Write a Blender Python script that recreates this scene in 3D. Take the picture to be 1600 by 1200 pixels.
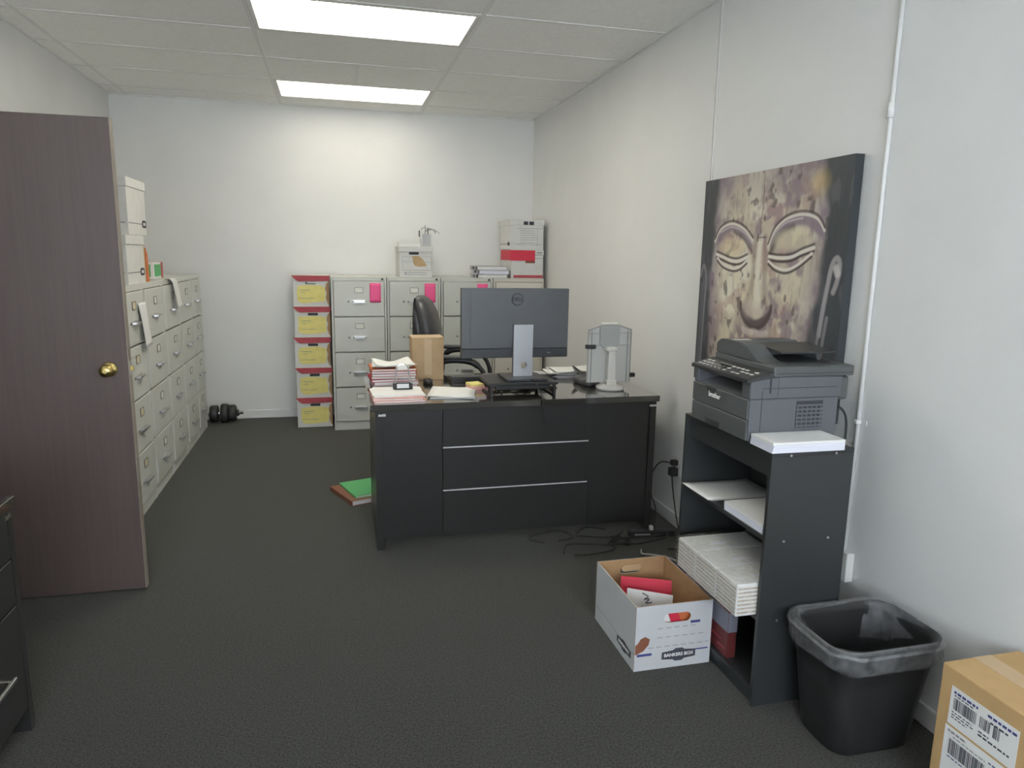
import bpy, bmesh, math, random
import numpy as np
from mathutils import Matrix, Vector
random.seed(7)
for o in list(bpy.data.objects): bpy.data.objects.remove(o)
scene = bpy.context.scene
C = scene.collection
PI = math.pi

# ------------------------------------------------------------------ camera
FPX, YAW, PITCH, ROLL, CAMZ = 1110.4, 0.247, 0.180, 0.017, 1.545
_f = Vector((math.sin(YAW)*math.cos(PITCH), math.cos(YAW)*math.cos(PITCH), -math.sin(PITCH)))
_r0 = Vector((math.cos(YAW), -math.sin(YAW), 0)); _u0 = _r0.cross(_f)
_r = math.cos(ROLL)*_r0 + math.sin(ROLL)*_u0; _u = -math.sin(ROLL)*_r0 + math.cos(ROLL)*_u0
cam = bpy.data.objects.new('camera', bpy.data.cameras.new('camera')); C.objects.link(cam)
cam.matrix_world = Matrix(((_r.x,_u.x,-_f.x,0),(_r.y,_u.y,-_f.y,0),(_r.z,_u.z,-_f.z,CAMZ),(0,0,0,1)))
cam.data.sensor_width = 36; cam.data.lens = FPX/1600*36; cam.data.clip_start = .02
scene.camera = cam
# ------------------------------------------------------------------ world, exposure
world = bpy.data.worlds.new('sky'); scene.world = world; world.use_nodes = True
bg = world.node_tree.nodes['Background']; bg.inputs[0].default_value = (.86,.93,1,1); bg.inputs[1].default_value = 14.5
vs = scene.view_settings
vs.view_transform = 'Standard'; vs.look = 'None'; vs.gamma = 1; vs.use_curve_mapping = False; vs.exposure = 0.0
LAMP = 13.0      # emission of the troffer lenses

# ------------------------------------------------------------------ room measures (metres)
XR, XL, YB, YR, ZC = 1.907, -1.774, 6.877, -1.7, 2.807

# ------------------------------------------------------------------ materials
def srgb(r, g, b):
    f = lambda c: (c/255/12.92 if c/255 <= .04045 else ((c/255+.055)/1.055)**2.4)
    return (f(r), f(g), f(b), 1)
MATS = {}
def mat(name, col, rough=.6, metal=0, var=0, vscale=8, bump=0, bscale=200, spec=.5, stretch=None, coat=0):
    m = bpy.data.materials.new(name); m.use_nodes = True; MATS[name] = m
    nt = m.node_tree; N = nt.nodes; L = nt.links; p = N['Principled BSDF']
    p.inputs['Base Color'].default_value = col; p.inputs['Roughness'].default_value = rough
    p.inputs['Metallic'].default_value = metal; p.inputs['Specular IOR Level'].default_value = spec
    p.inputs['Coat Weight'].default_value = coat; p.inputs['Coat IOR'].default_value = 1.7; p.inputs['Coat Roughness'].default_value = .06
    if var or bump:
        tc = N.new('ShaderNodeTexCoord'); mp = N.new('ShaderNodeMapping'); L.new(tc.outputs['Object'], mp.inputs[0])
        if stretch: mp.inputs['Scale'].default_value = stretch
    if var:
        n = N.new('ShaderNodeTexNoise'); n.inputs['Scale'].default_value = vscale; n.inputs['Detail'].default_value = 6
        L.new(mp.outputs[0], n.inputs[0])
        r = N.new('ShaderNodeValToRGB'); e = r.color_ramp.elements
        e[0].position = .3; e[1].position = .7
        e[0].color = tuple(c*(1-var) for c in col[:3])+(1,); e[1].color = tuple(min(1,c*(1+var)) for c in col[:3])+(1,)
        L.new(n.outputs[0], r.inputs[0]); L.new(r.outputs[0], p.inputs['Base Color'])
    if bump:
        n = N.new('ShaderNodeTexNoise'); n.inputs['Scale'].default_value = bscale; n.inputs['Detail'].default_value = 3
        L.new(mp.outputs[0], n.inputs[0])
        b = N.new('ShaderNodeBump'); b.inputs['Strength'].default_value = bump; b.inputs['Distance'].default_value = .002
        L.new(n.outputs[0], b.inputs['Height']); L.new(b.outputs[0], p.inputs['Normal'])
    return m
mat('wall', (.80,.80,.79,1), .5, bump=.25, bscale=60, var=.02, vscale=3)
mat('ceil', (.93,.93,.90,1), .9, bump=.3, bscale=220, var=.03, vscale=40)
mat('grid', (.82,.82,.80,1), .5)
mat('carpet', (.040,.040,.038,1), .95, var=.75, vscale=150, bump=1.0, bscale=300, spec=.1)
_cp = MATS['carpet'].node_tree.nodes['Principled BSDF']; _cp.inputs['Sheen Weight'].default_value = .35; _cp.inputs['Sheen Roughness'].default_value = .45; _cp.inputs['Sheen Tint'].default_value = (.8,.8,.72,1)
mat('base', (.78,.78,.78,1), .4)
mat('door', (.112,.082,.078,1), .42, var=.08, vscale=5, stretch=(14,14,.6), bump=.08, bscale=60)
mat('dooredge', (.30,.26,.22,1), .6, var=.1, vscale=6)
mat('brass', (.75,.58,.22,1), .22, metal=1)
mat('steel', (.6,.6,.6,1), .35, metal=1)
mat('holderframe', (.20,.20,.19,1), .4, metal=.3)
mat('chrome', (.82,.82,.83,1), .18, metal=1)
mat('cab', (.62,.63,.59,1), .42, bump=.12, bscale=350, var=.03, vscale=5)
mat('cabcream', (.68,.65,.58,1), .45, bump=.12, bscale=350)
mat('dark', (.02,.02,.022,1), .5)
mat('gap', (.05,.05,.05,1), .8)
mat('card', (.82,.81,.76,1), .7)
mat('cardtan', (.74,.66,.46,1), .7)
mat('paper', (.80,.80,.79,1), .7)
mat('paperblue', (.74,.75,.84,1), .7)
mat('ink', (.06,.06,.08,1), .8)
mat('inkgrey', (.28,.28,.30,1), .8)
mat('inkblue', (.05,.06,.22,1), .8)
mat('boxwhite', (.68,.68,.66,1), .75, var=.04, vscale=12)
mat('boxgrey', (.50,.51,.53,1), .75, var=.04, vscale=12)
mat('kraft', (.42,.26,.13,1), .8, var=.08, vscale=20)
mat('kraftlight', (.52,.36,.20,1), .8, var=.07, vscale=14)
mat('kraftwarm', (.55,.36,.165,1), .75, var=.06, vscale=12)
mat('kraftgrey', (.46,.40,.33,1), .8, var=.25, vscale=60)
mat('darkred', (.15,.028,.028,1), .55)
mat('bluegrey', (.24,.25,.31,1), .6)
mat('tape', (.60,.43,.25,1), .35)
mat('redlid', (.44,.065,.085,1), .6, var=.12, vscale=14)
mat('yellow', (.80,.71,.25,1), .7, var=.06, vscale=20)
mat('pink', (.95,.12,.33,1), .6)
mat('red', (.66,.03,.07,1), .55, var=.05)
mat('orange', (.62,.17,.06,1), .6, var=.1, vscale=20)
mat('pinkfold', (.70,.38,.33,1), .7, var=.1, vscale=20)
mat('mauve', (.42,.30,.36,1), .7)
mat('manila', (.66,.53,.33,1), .7)
mat('green', (.10,.44,.16,1), .6)
mat('brown', (.24,.09,.05,1), .6)
mat('desk', (.030,.0295,.0295,1), .30, bump=.05, bscale=40, stretch=(1,1,6))
mat('desktop', (.040,.037,.034,1), .10, coat=1.0, spec=.8)
mat('shelf', (.033,.036,.038,1), .38, bump=.05, bscale=60)
mat('monitor', (.105,.110,.118,1), .38, var=.04)
mat('monitordark', (.045,.048,.054,1), .35)
mat('screen', (.01,.01,.012,1), .15)
mat('strip', (.72,.72,.73,1), .3, metal=.3)
mat('silver', (.45,.46,.48,1), .38, metal=.75)
mat('blackplastic', (.024,.024,.026,1), .4)
mat('greyplastic', (.06,.063,.065,1), .45, bump=.1, bscale=500)
mat('printer', (.095,.101,.103,1), .42, bump=.12, bscale=500)
mat('printer_lit_side', (.112,.116,.130,1), .5, bump=.12, bscale=500)  # printer grey with cool light from behind the camera mixed into the colour
mat('printerdark', (.035,.037,.040,1), .35)
mat('whiteplastic', (.72,.70,.66,1), .4)
mat('holder', (.56,.56,.53,1), .4)
mat('holderhub', (.40,.41,.40,1), .45)
mat('holderdark', (.36,.36,.34,1), .4)
mat('leather', (.045,.045,.049,1), .38, bump=.25, bscale=150)
mat('rubber', (.024,.024,.025,1), .6)
mat('iron', (.035,.035,.037,1), .5, var=.2, vscale=20)
mat('bin', (.022,.022,.023,1), .48, bump=.1, bscale=300)
mat('cabletan', (.35,.34,.32,1), .5)
mat('plate', (.72,.72,.70,1), .4)
def lens_mat(name, power):
    m = bpy.data.materials.new(name); m.use_nodes = True; MATS[name] = m
    N = m.node_tree.nodes; L = m.node_tree.links; p = N['Principled BSDF']
    p.inputs['Base Color'].default_value = (.8,.8,.76,1)
    tc = N.new('ShaderNodeTexCoord'); w = N.new('ShaderNodeTexNoise'); w.inputs['Scale'].default_value = 3
    mp = N.new('ShaderNodeMapping'); mp.inputs['Scale'].default_value = (.4,3,1)
    L.new(tc.outputs['Object'], mp.inputs[0]); L.new(mp.outputs[0], w.inputs[0])
    r = N.new('ShaderNodeValToRGB'); r.color_ramp.elements[0].position=.35; r.color_ramp.elements[1].position=.65
    r.color_ramp.elements[0].color = (1,.93,.74,1); r.color_ramp.elements[1].color = (1,.965,.85,1)
    L.new(w.outputs[0], r.inputs[0]); L.new(r.outputs[0], p.inputs['Emission Color'])
    p.inputs['Emission Strength'].default_value = power
lens_mat('lens', LAMP); lens_mat('lens_far', LAMP*.34); lens_mat('lens_fill', LAMP*.12)  # far lens weakened against the back wall hot spot; last one for added lights
def film_mat(name, col, alpha, rough, nscale):
    m = bpy.data.materials.new(name); m.use_nodes = True; MATS[name] = m
    N = m.node_tree.nodes; L = m.node_tree.links; p = N['Principled BSDF']
    p.inputs['Base Color'].default_value = col; p.inputs['Roughness'].default_value = rough
    tc = N.new('ShaderNodeTexCoord'); n = N.new('ShaderNodeTexNoise'); n.inputs['Scale'].default_value = nscale; n.inputs['Detail'].default_value = 5
    L.new(tc.outputs['Object'], n.inputs[0])
    r = N.new('ShaderNodeMapRange'); r.inputs[1].default_value=.35; r.inputs[2].default_value=.75; r.inputs[3].default_value=alpha*.4; r.inputs[4].default_value=alpha*1.7
    L.new(n.outputs[0], r.inputs[0]); L.new(r.outputs[0], p.inputs['Alpha'])
    b = N.new('ShaderNodeBump'); b.inputs['Strength'].default_value=.8; b.inputs['Distance'].default_value=.004
    L.new(n.outputs[0], b.inputs['Height']); L.new(b.outputs[0], p.inputs['Normal'])
film_mat('film', (.66,.68,.70,1), .15, .18, 34)
film_mat('wrap', (.80,.80,.79,1), .14, .15, 55)
def glass_mat():
    m = bpy.data.materials.new('glass'); m.use_nodes = True; MATS['glass'] = m
    p = m.node_tree.nodes['Principled BSDF']; p.inputs['Alpha'].default_value = .12; p.inputs['Roughness'].default_value = .03
glass_mat()
def vcol_mat():
    m = bpy.data.materials.new('canvas_paint'); m.use_nodes = True; MATS['canvas_paint'] = m
    N = m.node_tree.nodes; L = m.node_tree.links; p = N['Principled BSDF']
    a = N.new('ShaderNodeVertexColor'); a.layer_name = 'paint'; L.new(a.outputs[0], p.inputs['Base Color'])
    p.inputs['Roughness'].default_value = .55
    n = N.new('ShaderNodeTexNoise'); n.inputs['Scale'].default_value = 130
    tc = N.new('ShaderNodeTexCoord'); L.new(tc.outputs['Object'], n.inputs[0])
    b = N.new('ShaderNodeBump'); b.inputs['Strength'].default_value=.3; b.inputs['Distance'].default_value=.002
    L.new(n.outputs[0], b.inputs['Height']); L.new(b.outputs[0], p.inputs['Normal'])
vcol_mat()

# ------------------------------------------------------------------ mesh builder
class B:
    def __init__(s): s.bm = bmesh.new(); s.smooth = False
    def _xf(s, vs, M):
        if M is not None: bmesh.ops.transform(s.bm, matrix=M, verts=vs)
    def box(s, x0, x1, y0, y1, z0, z1, bev=0, seg=1, M=None):
        v = [s.bm.verts.new(p) for p in ((x0,y0,z0),(x1,y0,z0),(x1,y1,z0),(x0,y1,z0),(x0,y0,z1),(x1,y0,z1),(x1,y1,z1),(x0,y1,z1))]
        fs = [s.bm.faces.new([v[i] for i in q]) for q in ((3,2,1,0),(4,5,6,7),(0,1,5,4),(1,2,6,5),(2,3,7,6),(3,0,4,7))]
        if bev:
            es = list({e for f in fs for e in f.edges})
            r = bmesh.ops.bevel(s.bm, geom=es, offset=bev, segments=seg, affect='EDGES', profile=.5)
            v = list({w for f in r['faces'] for w in f.verts} | {w for w in v if w.is_valid})
        s._xf(v, M); return s
    def prism(s, pts, a, b, axis='z', M=None, hole=None, bev=0):
        """polygon pts (2d) extruded from a to b along axis; x->(y,z), y->(x,z), z->(x,y)"""
        def P(p, t): return {'x':(t,p[0],p[1]), 'y':(p[0],t,p[1]), 'z':(p[0],p[1],t)}[axis]
        if hole is None:
            lo = [s.bm.verts.new(P(p,a)) for p in pts]; hi = [s.bm.verts.new(P(p,b)) for p in pts]
            n = len(pts); fs = [s.bm.faces.new(lo[::-1]), s.bm.faces.new(hi)]
            for i in range(n): fs.append(s.bm.faces.new((lo[i], lo[(i+1)%n], hi[(i+1)%n], hi[i])))
            vs_ = lo+hi
            bmesh.ops.recalc_face_normals(s.bm, faces=fs)
            if bev:
                r = bmesh.ops.bevel(s.bm, geom=list({e for f in fs for e in f.edges}), offset=bev, segments=2, affect='EDGES')
                vs_ = list({w for f in r['faces'] for w in f.verts} | {w for w in vs_ if w.is_valid})
        else:
            vs_ = []
            loops = []
            for t in (a, b):
                es = []; L2 = []
                for lp in (pts, hole):
                    vv = [s.bm.verts.new(P(p,t)) for p in lp]; L2.append(vv); vs_ += vv
                    es += [s.bm.edges.new((vv[i], vv[(i+1)%len(vv)])) for i in range(len(vv))]
                bmesh.ops.triangle_fill(s.bm, edges=es, use_beauty=True); loops.append(L2)
            for k in (0,1):
                A, Bq = loops[0][k], loops[1][k]; n = len(A)
                for i in range(n): s.bm.faces.new((A[i], A[(i+1)%n], Bq[(i+1)%n], Bq[i]))
            bmesh.ops.recalc_face_normals(s.bm, faces=s.bm.faces[:])
        s._xf(vs_, M); return s
    def tube(s, pts, r, n=8, caps=True, closed=False):
        pts = [Vector(p) for p in pts]; rings = []; N = len(pts)
        rr = r if hasattr(r,'__len__') else [r]*N
        prev = None
        for i, p in enumerate(pts):
            t = (pts[min(i+1,N-1)]-pts[max(i-1,0)]) if not closed else pts[(i+1)%N]-pts[i-1]
            t.normalize()
            if prev is None:
                a = Vector((0,0,1)) if abs(t.z) < .9 else Vector((1,0,0)); nx = t.cross(a).normalized()
            else: nx = (prev - t*prev.dot(t)).normalized()
            prev = nx; ny = t.cross(nx)
            rings.append([s.bm.verts.new(p+rr[i]*(math.cos(2*PI*k/n)*nx+math.sin(2*PI*k/n)*ny)) for k in range(n)])
        for i in range(N if closed else N-1):
            A, D = rings[i], rings[(i+1)%N]
            for k in range(n): s.bm.faces.new((A[k], A[(k+1)%n], D[(k+1)%n], D[k])).smooth = True
        if caps and not closed: s.bm.faces.new(rings[0][::-1]); s.bm.faces.new(rings[-1])
        return s
    def cyl(s, p0, p1, r0, r1=None, n=20): return s.tube([p0,p1], [r0, r0 if r1 is None else r1], n)
    def lathe(s, prof, c, n=28, axis='z', M=None):
        """profile of (radius, height)"""
        rings = []; allv = []
        for r, h in prof:
            ring = []
            for k in range(n):
                a = 2*PI*k/n; q = (r*math.cos(a), r*math.sin(a))
                p = {'z':(c[0]+q[0],c[1]+q[1],c[2]+h),'x':(c[0]+h,c[1]+q[0],c[2]+q[1]),'y':(c[0]+q[0],c[1]+h,c[2]+q[1])}[axis]
                ring.append(s.bm.verts.new(p))
            rings.append(ring); allv += ring
        for A, D in zip(rings, rings[1:]):
            for k in range(n): s.bm.faces.new((A[k],A[(k+1)%n],D[(k+1)%n],D[k])).smooth = True
        s.bm.faces.new(rings[0][::-1]); s.bm.faces.new(rings[-1])
        bmesh.ops.recalc_face_normals(s.bm, faces=s.bm.faces[:])
        s._xf(allv, M); return s
    def grid(s, fn, nu, nv, thick=0, smooth=True):
        """surface fn(u,v) with u,v in 0..1; thick adds a back side along -normal"""
        V = [[s.bm.verts.new(fn(i/nu, j/nv)) for j in range(nv+1)] for i in range(nu+1)]
        fs = []
        for i in range(nu):
            for j in range(nv):
                f = s.bm.faces.new((V[i][j],V[i+1][j],V[i+1][j+1],V[i][j+1])); f.smooth = smooth; fs.append(f)
        if thick:
            s.bm.normal_update()
            bmesh.ops.solidify(s.bm, geom=fs, thickness=thick)
        return s
    def loft(s, rings, smooth=True, close=True, cap0=True, cap1=True):
        R = [[s.bm.verts.new(p) for p in r] for r in rings]; n = len(R[0])
        for A, D in zip(R, R[1:]):
            for k in range(n if close else n-1): s.bm.faces.new((A[k],A[(k+1)%n],D[(k+1)%n],D[k])).smooth = smooth
        if cap0: s.bm.faces.new(R[0][::-1])
        if cap1: s.bm.faces.new(R[-1])
        bmesh.ops.recalc_face_normals(s.bm, faces=s.bm.faces[:])
        return s
def wloc(p):
    v = Vector((0,0,0))
    while p: v += p.location; p = p.parent
    return v
def obj(name, b, m, parent=None, loc=None):
    """link builder b as one mesh; coordinates in b are world coordinates, stored relative to the parent (or to loc)"""
    me = bpy.data.meshes.new(name)
    off = wloc(parent) if parent else (Vector(loc) if loc is not None else None)
    if off is not None: bmesh.ops.translate(b.bm, verts=b.bm.verts[:], vec=-off)
    b.bm.to_mesh(me); b.bm.free()
    me.materials.append(MATS[m])
    o = bpy.data.objects.new(name, me); C.objects.link(o)
    if parent: o.parent = parent
    elif loc is not None: o.location = loc
    return o
def tag(o, label, cat, group=None):
    o['label'] = label; o['category'] = cat
    if group: o['group'] = group
    return o
def thing(name, label, cat, loc=(0,0,0), group=None):
    o = bpy.data.objects.new(name, None); C.objects.link(o); o.location = loc; o.empty_display_size = .05
    return tag(o, label, cat, group)
def struct(name, b, m, label=None, loc=None):
    o = obj(name, b, m, None, loc); o['kind'] = 'structure'
    if label: o['label'] = label
    return o
def place(root, loc, rz=0): root.location = loc; root.rotation_euler = (0,0,rz); return root
def dup(root, loc, rz, label):
    def cp(o, par):
        c = o.copy(); C.objects.link(c); c.parent = par
        for ch in o.children: cp(ch, c)
        return c
    r = cp(root, None); place(r, loc, rz); r['label'] = label; return r
def text(name, s, size, m, parent, M, ext=.0004):
    cu = bpy.data.curves.new(name, 'FONT'); cu.body = s; cu.size = size; cu.align_x = 'CENTER'; cu.align_y = 'CENTER'; cu.extrude = ext; cu.offset = size*.025
    t = bpy.data.objects.new(name, cu); C.objects.link(t)
    me = bpy.data.meshes.new_from_object(t.evaluated_get(bpy.context.evaluated_depsgraph_get()))
    bpy.data.objects.remove(t)
    me.transform(Matrix.Translation(-wloc(parent)) @ M); me.materials.clear(); me.materials.append(MATS[m])
    o = bpy.data.objects.new(name, me); C.objects.link(o); o.parent = parent
    return o
FRONT = Matrix(((1,0,0,0),(0,0,-1,0),(0,1,0,0),(0,0,0,1)))      # text facing -y
LEFTF = Matrix(((0,0,-1,0),(-1,0,0,0),(0,1,0,0),(0,0,0,1)))     # text facing -x
RIGHTF = Matrix(((0,0,1,0),(1,0,0,0),(0,1,0,0),(0,0,0,1)))      # text facing +x
def smoothpts(pts, k=6, closed=False):
    P = [Vector(p) for p in pts]; n = len(P); out = []
    for i in range(n if closed else n-1):
        if closed: p0,p1,p2,p3 = P[i-1],P[i],P[(i+1)%n],P[(i+2)%n]
        else: p0,p1,p2,p3 = P[max(i-1,0)],P[i],P[i+1],P[min(i+2,n-1)]
        for j in range(k):
            t = j/k
            out.append(.5*((2*p1)+(-p0+p2)*t+(2*p0-5*p1+4*p2-p3)*t*t+(-p0+3*p1-3*p2+p3)*t**3))
    if not closed: out.append(P[-1])
    return out
def RZ(c, deg): return Matrix.Translation(Vector(c)) @ Matrix.Rotation(math.radians(deg),4,'Z') @ Matrix.Translation(-Vector(c))
def stadium(cx, cy, w, h, n=6):
    r = h/2; out = []
    for k in range(n+1): a = -PI/2+PI*k/n; out.append((cx+w/2-r+r*math.cos(a), cy+r*math.sin(a)))
    for k in range(n+1): a = PI/2+PI*k/n; out.append((cx-w/2+r+r*math.cos(a), cy+r*math.sin(a)))
    return out
def rrect(cx, cy, w, h, r, n=5):
    out = []
    for sx, sy, a0 in ((1,1,0),(-1,1,PI/2),(-1,-1,PI),(1,-1,1.5*PI)):
        for k in range(n+1):
            a = a0+PI/2*k/n; out.append((cx+sx*(w/2-r)+r*math.cos(a), cy+sy*(h/2-r)+r*math.sin(a)))
    return out

# ================================================================== THE ROOM
struct('floor', B().box(XL-1.4, XR, YR, YB, -.05, 0), 'carpet', 'dark charcoal cut pile carpet')
struct('wall_back', B().box(XL-.12, XR+.12, YB, YB+.12, 0, ZC+.1), 'wall')
# right wall: two plastered panels that meet in a narrow vertical joint
SE = 3.445
wr = struct('wall_right', B().box(XR+.02, XR+.12, YR-.12, YB, 0, ZC+.1), 'gap')
for y0, y1 in ((YR, SE-.005), (SE+.005, YB)):
    obj('panel', B().box(XR, XR+.02, y0, y1, 0, ZC+.1), 'wall', wr)
obj('joint_bead', B().box(XR-.004, XR, SE-.026, SE-.006, 0, ZC, .002), 'wall', wr)
# left wall with the door opening (2.44 .. 3.345)
DY0, DY1, DH = 2.425, 3.345, 2.075
w = B().box(XL-.12, XL, YR-.12, DY0, 0, ZC+.1); w.box(XL-.12, XL, DY1, YB, 0, ZC+.1); w.box(XL-.12, XL, DY0, DY1, DH, ZC+.1)
struct('wall_left', w, 'wall')
w = B(); t = .012
w.box(XL-.13, XL+t, DY0-.05, DY0+.02, 0, DH+.05, .003); w.box(XL-.13, XL+t, DY1-.005, DY1+.05, 0, DH+.05, .003); w.box(XL-.13, XL+t, DY0-.05, DY1+.05, DH-.02, DH+.05, .003)
struct('trim_1', w, 'base', 'painted door frame')
# corridor beyond the opening
w = B().box(XL-1.52, XL-1.4, YR, YB, 0, ZC+.1); w.box(XL-1.4, XL-.12, 1.3, 1.4, 0, ZC+.1); w.box(XL-1.4, XL-.12, 4.6, 4.7, 0, ZC+.1)
struct('wall_corridor', w, 'wall')
# rear wall (behind the camera) with a wide daylight window
WX0, WX1, WZ0, WZ1 = -1.1, 1.5, .85, 2.3
w = B().box(XL-.12, WX0, YR-.12, YR, 0, ZC+.1); w.box(WX1, XR+.12, YR-.12, YR, 0, ZC+.1)
w.box(WX0, WX1, YR-.12, YR, 0, WZ0); w.box(WX0, WX1, YR-.12, YR, WZ1, ZC+.1)
struct('wall_rear', w, 'wall')
w = B()
for a in (WX0, (WX0+WX1)/2-.025, WX1-.05): w.box(a, a+.05, YR-.09, YR-.03, WZ0, WZ1, .004)
for a in (WZ0, WZ1-.05): w.box(WX0, WX1, YR-.088, YR-.032, a, a+.05, .004)
win = struct('window_1', w, 'base', 'wide two pane window in rear wall')
obj('pane', B().box(WX0+.04, (WX0+WX1)/2, YR-.062, YR-.058, WZ0+.04, WZ1-.04), 'glass', win)
obj('pane', B().box((WX0+WX1)/2, WX1-.04, YR-.062, YR-.058, WZ0+.04, WZ1-.04), 'glass', win)
# baseboards
def baseboard(name, pts, axis):
    (x0,x1,y0,y1) = pts
    struct(name, B().box(x0,x1,y0,y1,0,.078,.004), 'base')
baseboard('baseboard_back', (XL, XR, YB-.014, YB), 'x')
baseboard('baseboard_right', (XR-.014, XR, YR, YB-.014), 'y')
baseboard('baseboard_left', (XL, XL+.014, DY1+.05, YB-.014), 'y')
# ceiling: slab, lay-in tiles and T bars
ce = struct('ceiling', B().box(XL-1.52, XR+.12, YR-.12, YB+.12, ZC+.1, ZC+.16), 'ceil', 'suspended ceiling of white lay-in tiles')
LX0, LX1 = -.405, .825
gx = [XL, LX0-1.225, LX0, LX1, XR]
PY = .625; gy = [YB] + [6.54-PY*k for k in range(13)] + [YR]
LIGHTROWS = (4.04, 5.915, 2.165, .29)  # last two rows are unseen fixtures added for fill light
lights = [(LX0, y) for y in LIGHTROWS]
for i in range(len(gx)-1):
    for j in range(len(gy)-1):
        x0, x1, y1, y0 = gx[i], gx[i+1], gy[j], gy[j+1]
        if i == 2 and any(abs(y0-l) < .02 for l in LIGHTROWS): continue
        cells = [(x0, x1)]
        if i == 2 and abs(y0-5.29) < .02: cells = [(x0, .207), (.207, x1)]
        for a, b_ in cells:
            q = B().box(a+.004, b_-.004, y0+.004, y1-.004, ZC+.005, ZC+.025, .002)
            o = obj('ceiling_tile', q, 'ceil', ce)
for x in gx[1:-1]: obj('grid_bar', B().box(x-.012, x+.012, YR, YB, ZC, ZC+.0045), 'grid', ce)
for y in gy[1:-1]:
    obj('grid_bar', B().box(XL, XR, y-.012, y+.012, ZC+.0008, ZC+.0044), 'grid', ce)
obj('grid_bar', B().box(.207-.012, .207+.012, 5.29, 5.915, ZC+.0005, ZC+.0043), 'grid', ce)
g = B(); e = .022
g.box(XL, XL+e, YR, YB, ZC-.002, ZC+.008); g.box(XR-e, XR, YR, YB, ZC-.002, ZC+.008); g.box(XL, XR, YB-e, YB, ZC-.003, ZC+.007)
obj('wall_angle', g, 'grid', ce)
# troffers: two visible ones, then two unseen ones added as fill
for (x, y), lab in zip(lights, ('larger lit rectangular ceiling light nearest the camera, cut by the top of the picture', 'smaller lit rectangular ceiling light close to the back wall', 'added fill ceiling light above the camera position, out of view', 'added fill ceiling light behind the camera near rear window, out of view')):
    t = thing('ceiling_light', lab, 'ceiling light', (x+.615, y+.3125, ZC), 'fluorescent ceiling lights')
    x0, x1, y0, y1 = x+.014, LX1-.014, y+.014, y+PY-.014
    f = B()
    for q in ((x0,x1,y0,y0+.02),(x0,x1,y1-.02,y1),(x0,x0+.02,y0+.02,y1-.02),(x1-.02,x1,y0+.02,y1-.02)): f.box(*q, ZC+.001, ZC+.05)
    f.box(x0,x1,y0,y1,ZC+.05,ZC+.09)
    obj('frame', f, 'grid', t)
    obj('lens', B().box(x0+.02, x1-.02, y0+.02, y1-.02, ZC+.008, ZC+.014), 'lens_far' if y > 5 else 'lens' if y > 3 else 'lens_fill', t)

# ================================================================== DOOR
DX0, DX1 = XL+.004, -.868
d = struct('door_1', B().box(DX0, DX1-.003, 3.352, 3.396, .012, 2.068, .002), 'door', 'dark brown wooden door leaf standing open', loc=(DX0,3.374,0))
obj('door_edge', B().box(DX1-.003, DX1, 3.352, 3.396, .012, 2.068), 'dooredge', d)
for s_ in (-1, 1):
    k = 3.374 + s_*.022
    kb = B().lathe([(.032,0),(.032,.004),(.026,.009),(.011,.012),(.011,.03),(.020,.036),(.0275,.046),(.028,.056),(.022,.066),(.008,.069)], (0,0,0), 24, 'y', Matrix.Translation((-.945,k,1.03)) @ Matrix.Diagonal((1,s_,1,1)))
    obj('knob', kb, 'brass', d)
obj('latch_plate', B().box(DX1, DX1+.0015, 3.362, 3.386, 1.0, 1.06), 'steel', d)
obj('latch_bolt', B().prism([(3.366,1.02),(3.382,1.02),(3.382,1.04),(3.366,1.04)], DX1, DX1+.012, 'x'), 'brass', d)
for z in (.25, 1.02, 1.85): obj('hinge', B().cyl((DX0-.001,3.344,z-.045),(DX0-.001,3.344,z+.045),.007,n=10), 'brass', d)

# ================================================================== WALL FITTINGS
t = thing('conduit_pipe', 'thin white painted conduit running down right wall beside the painting', 'pipe', (XR,2.20,.5))
CZ0 = .44
obj('pipe', B().tube([(XR-.009,2.205,CZ0),(XR-.009,2.205,ZC-.003)], .0078, 12), 'wall', t)
obj('coupling', B().tube([(XR-.0125,2.205,2.035),(XR-.0125,2.205,2.085)], .0122, 12), 'wall', t)
for z in (.95, 2.6):
    obj('strap', B().box(XR-.0235, XR, 2.196, 2.214, z-.008, z+.008, .003).box(XR-.003, XR, 2.17, 2.24, z-.008, z+.008), 'wall', t)
def outlet(y, z, lab, lowbox=False):
    t = thing('wall_outlet', lab, 'outlet', (XR,y,z))
    d_ = .034 if lowbox else .006
    obj('cover_plate', B().box(XR-d_, XR, y-.037, y+.037, z-.058, z+.058, .003), 'plate', t)
    for k in (-.022, .022):
        r = obj('socket', B().box(XR-d_-.002, XR-d_, y-.016, y+.016, z+k-.013, z+k+.013, .001), 'whiteplastic', t)
        obj('slot', B().box(XR-d_-.0025, XR-d_-.0015, y-.008, y-.005, z+k-.004, z+k+.006).box(XR-d_-.0025, XR-d_-.0015, y+.005, y+.008, z+k-.004, z+k+.006), 'dark', r)
    return t
outlet(2.195, .385, 'white surface outlet box on right wall behind the black bookcase', True)
outlet(3.60, .36, 'wall outlet with plugs between desk and black bookcase')

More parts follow.
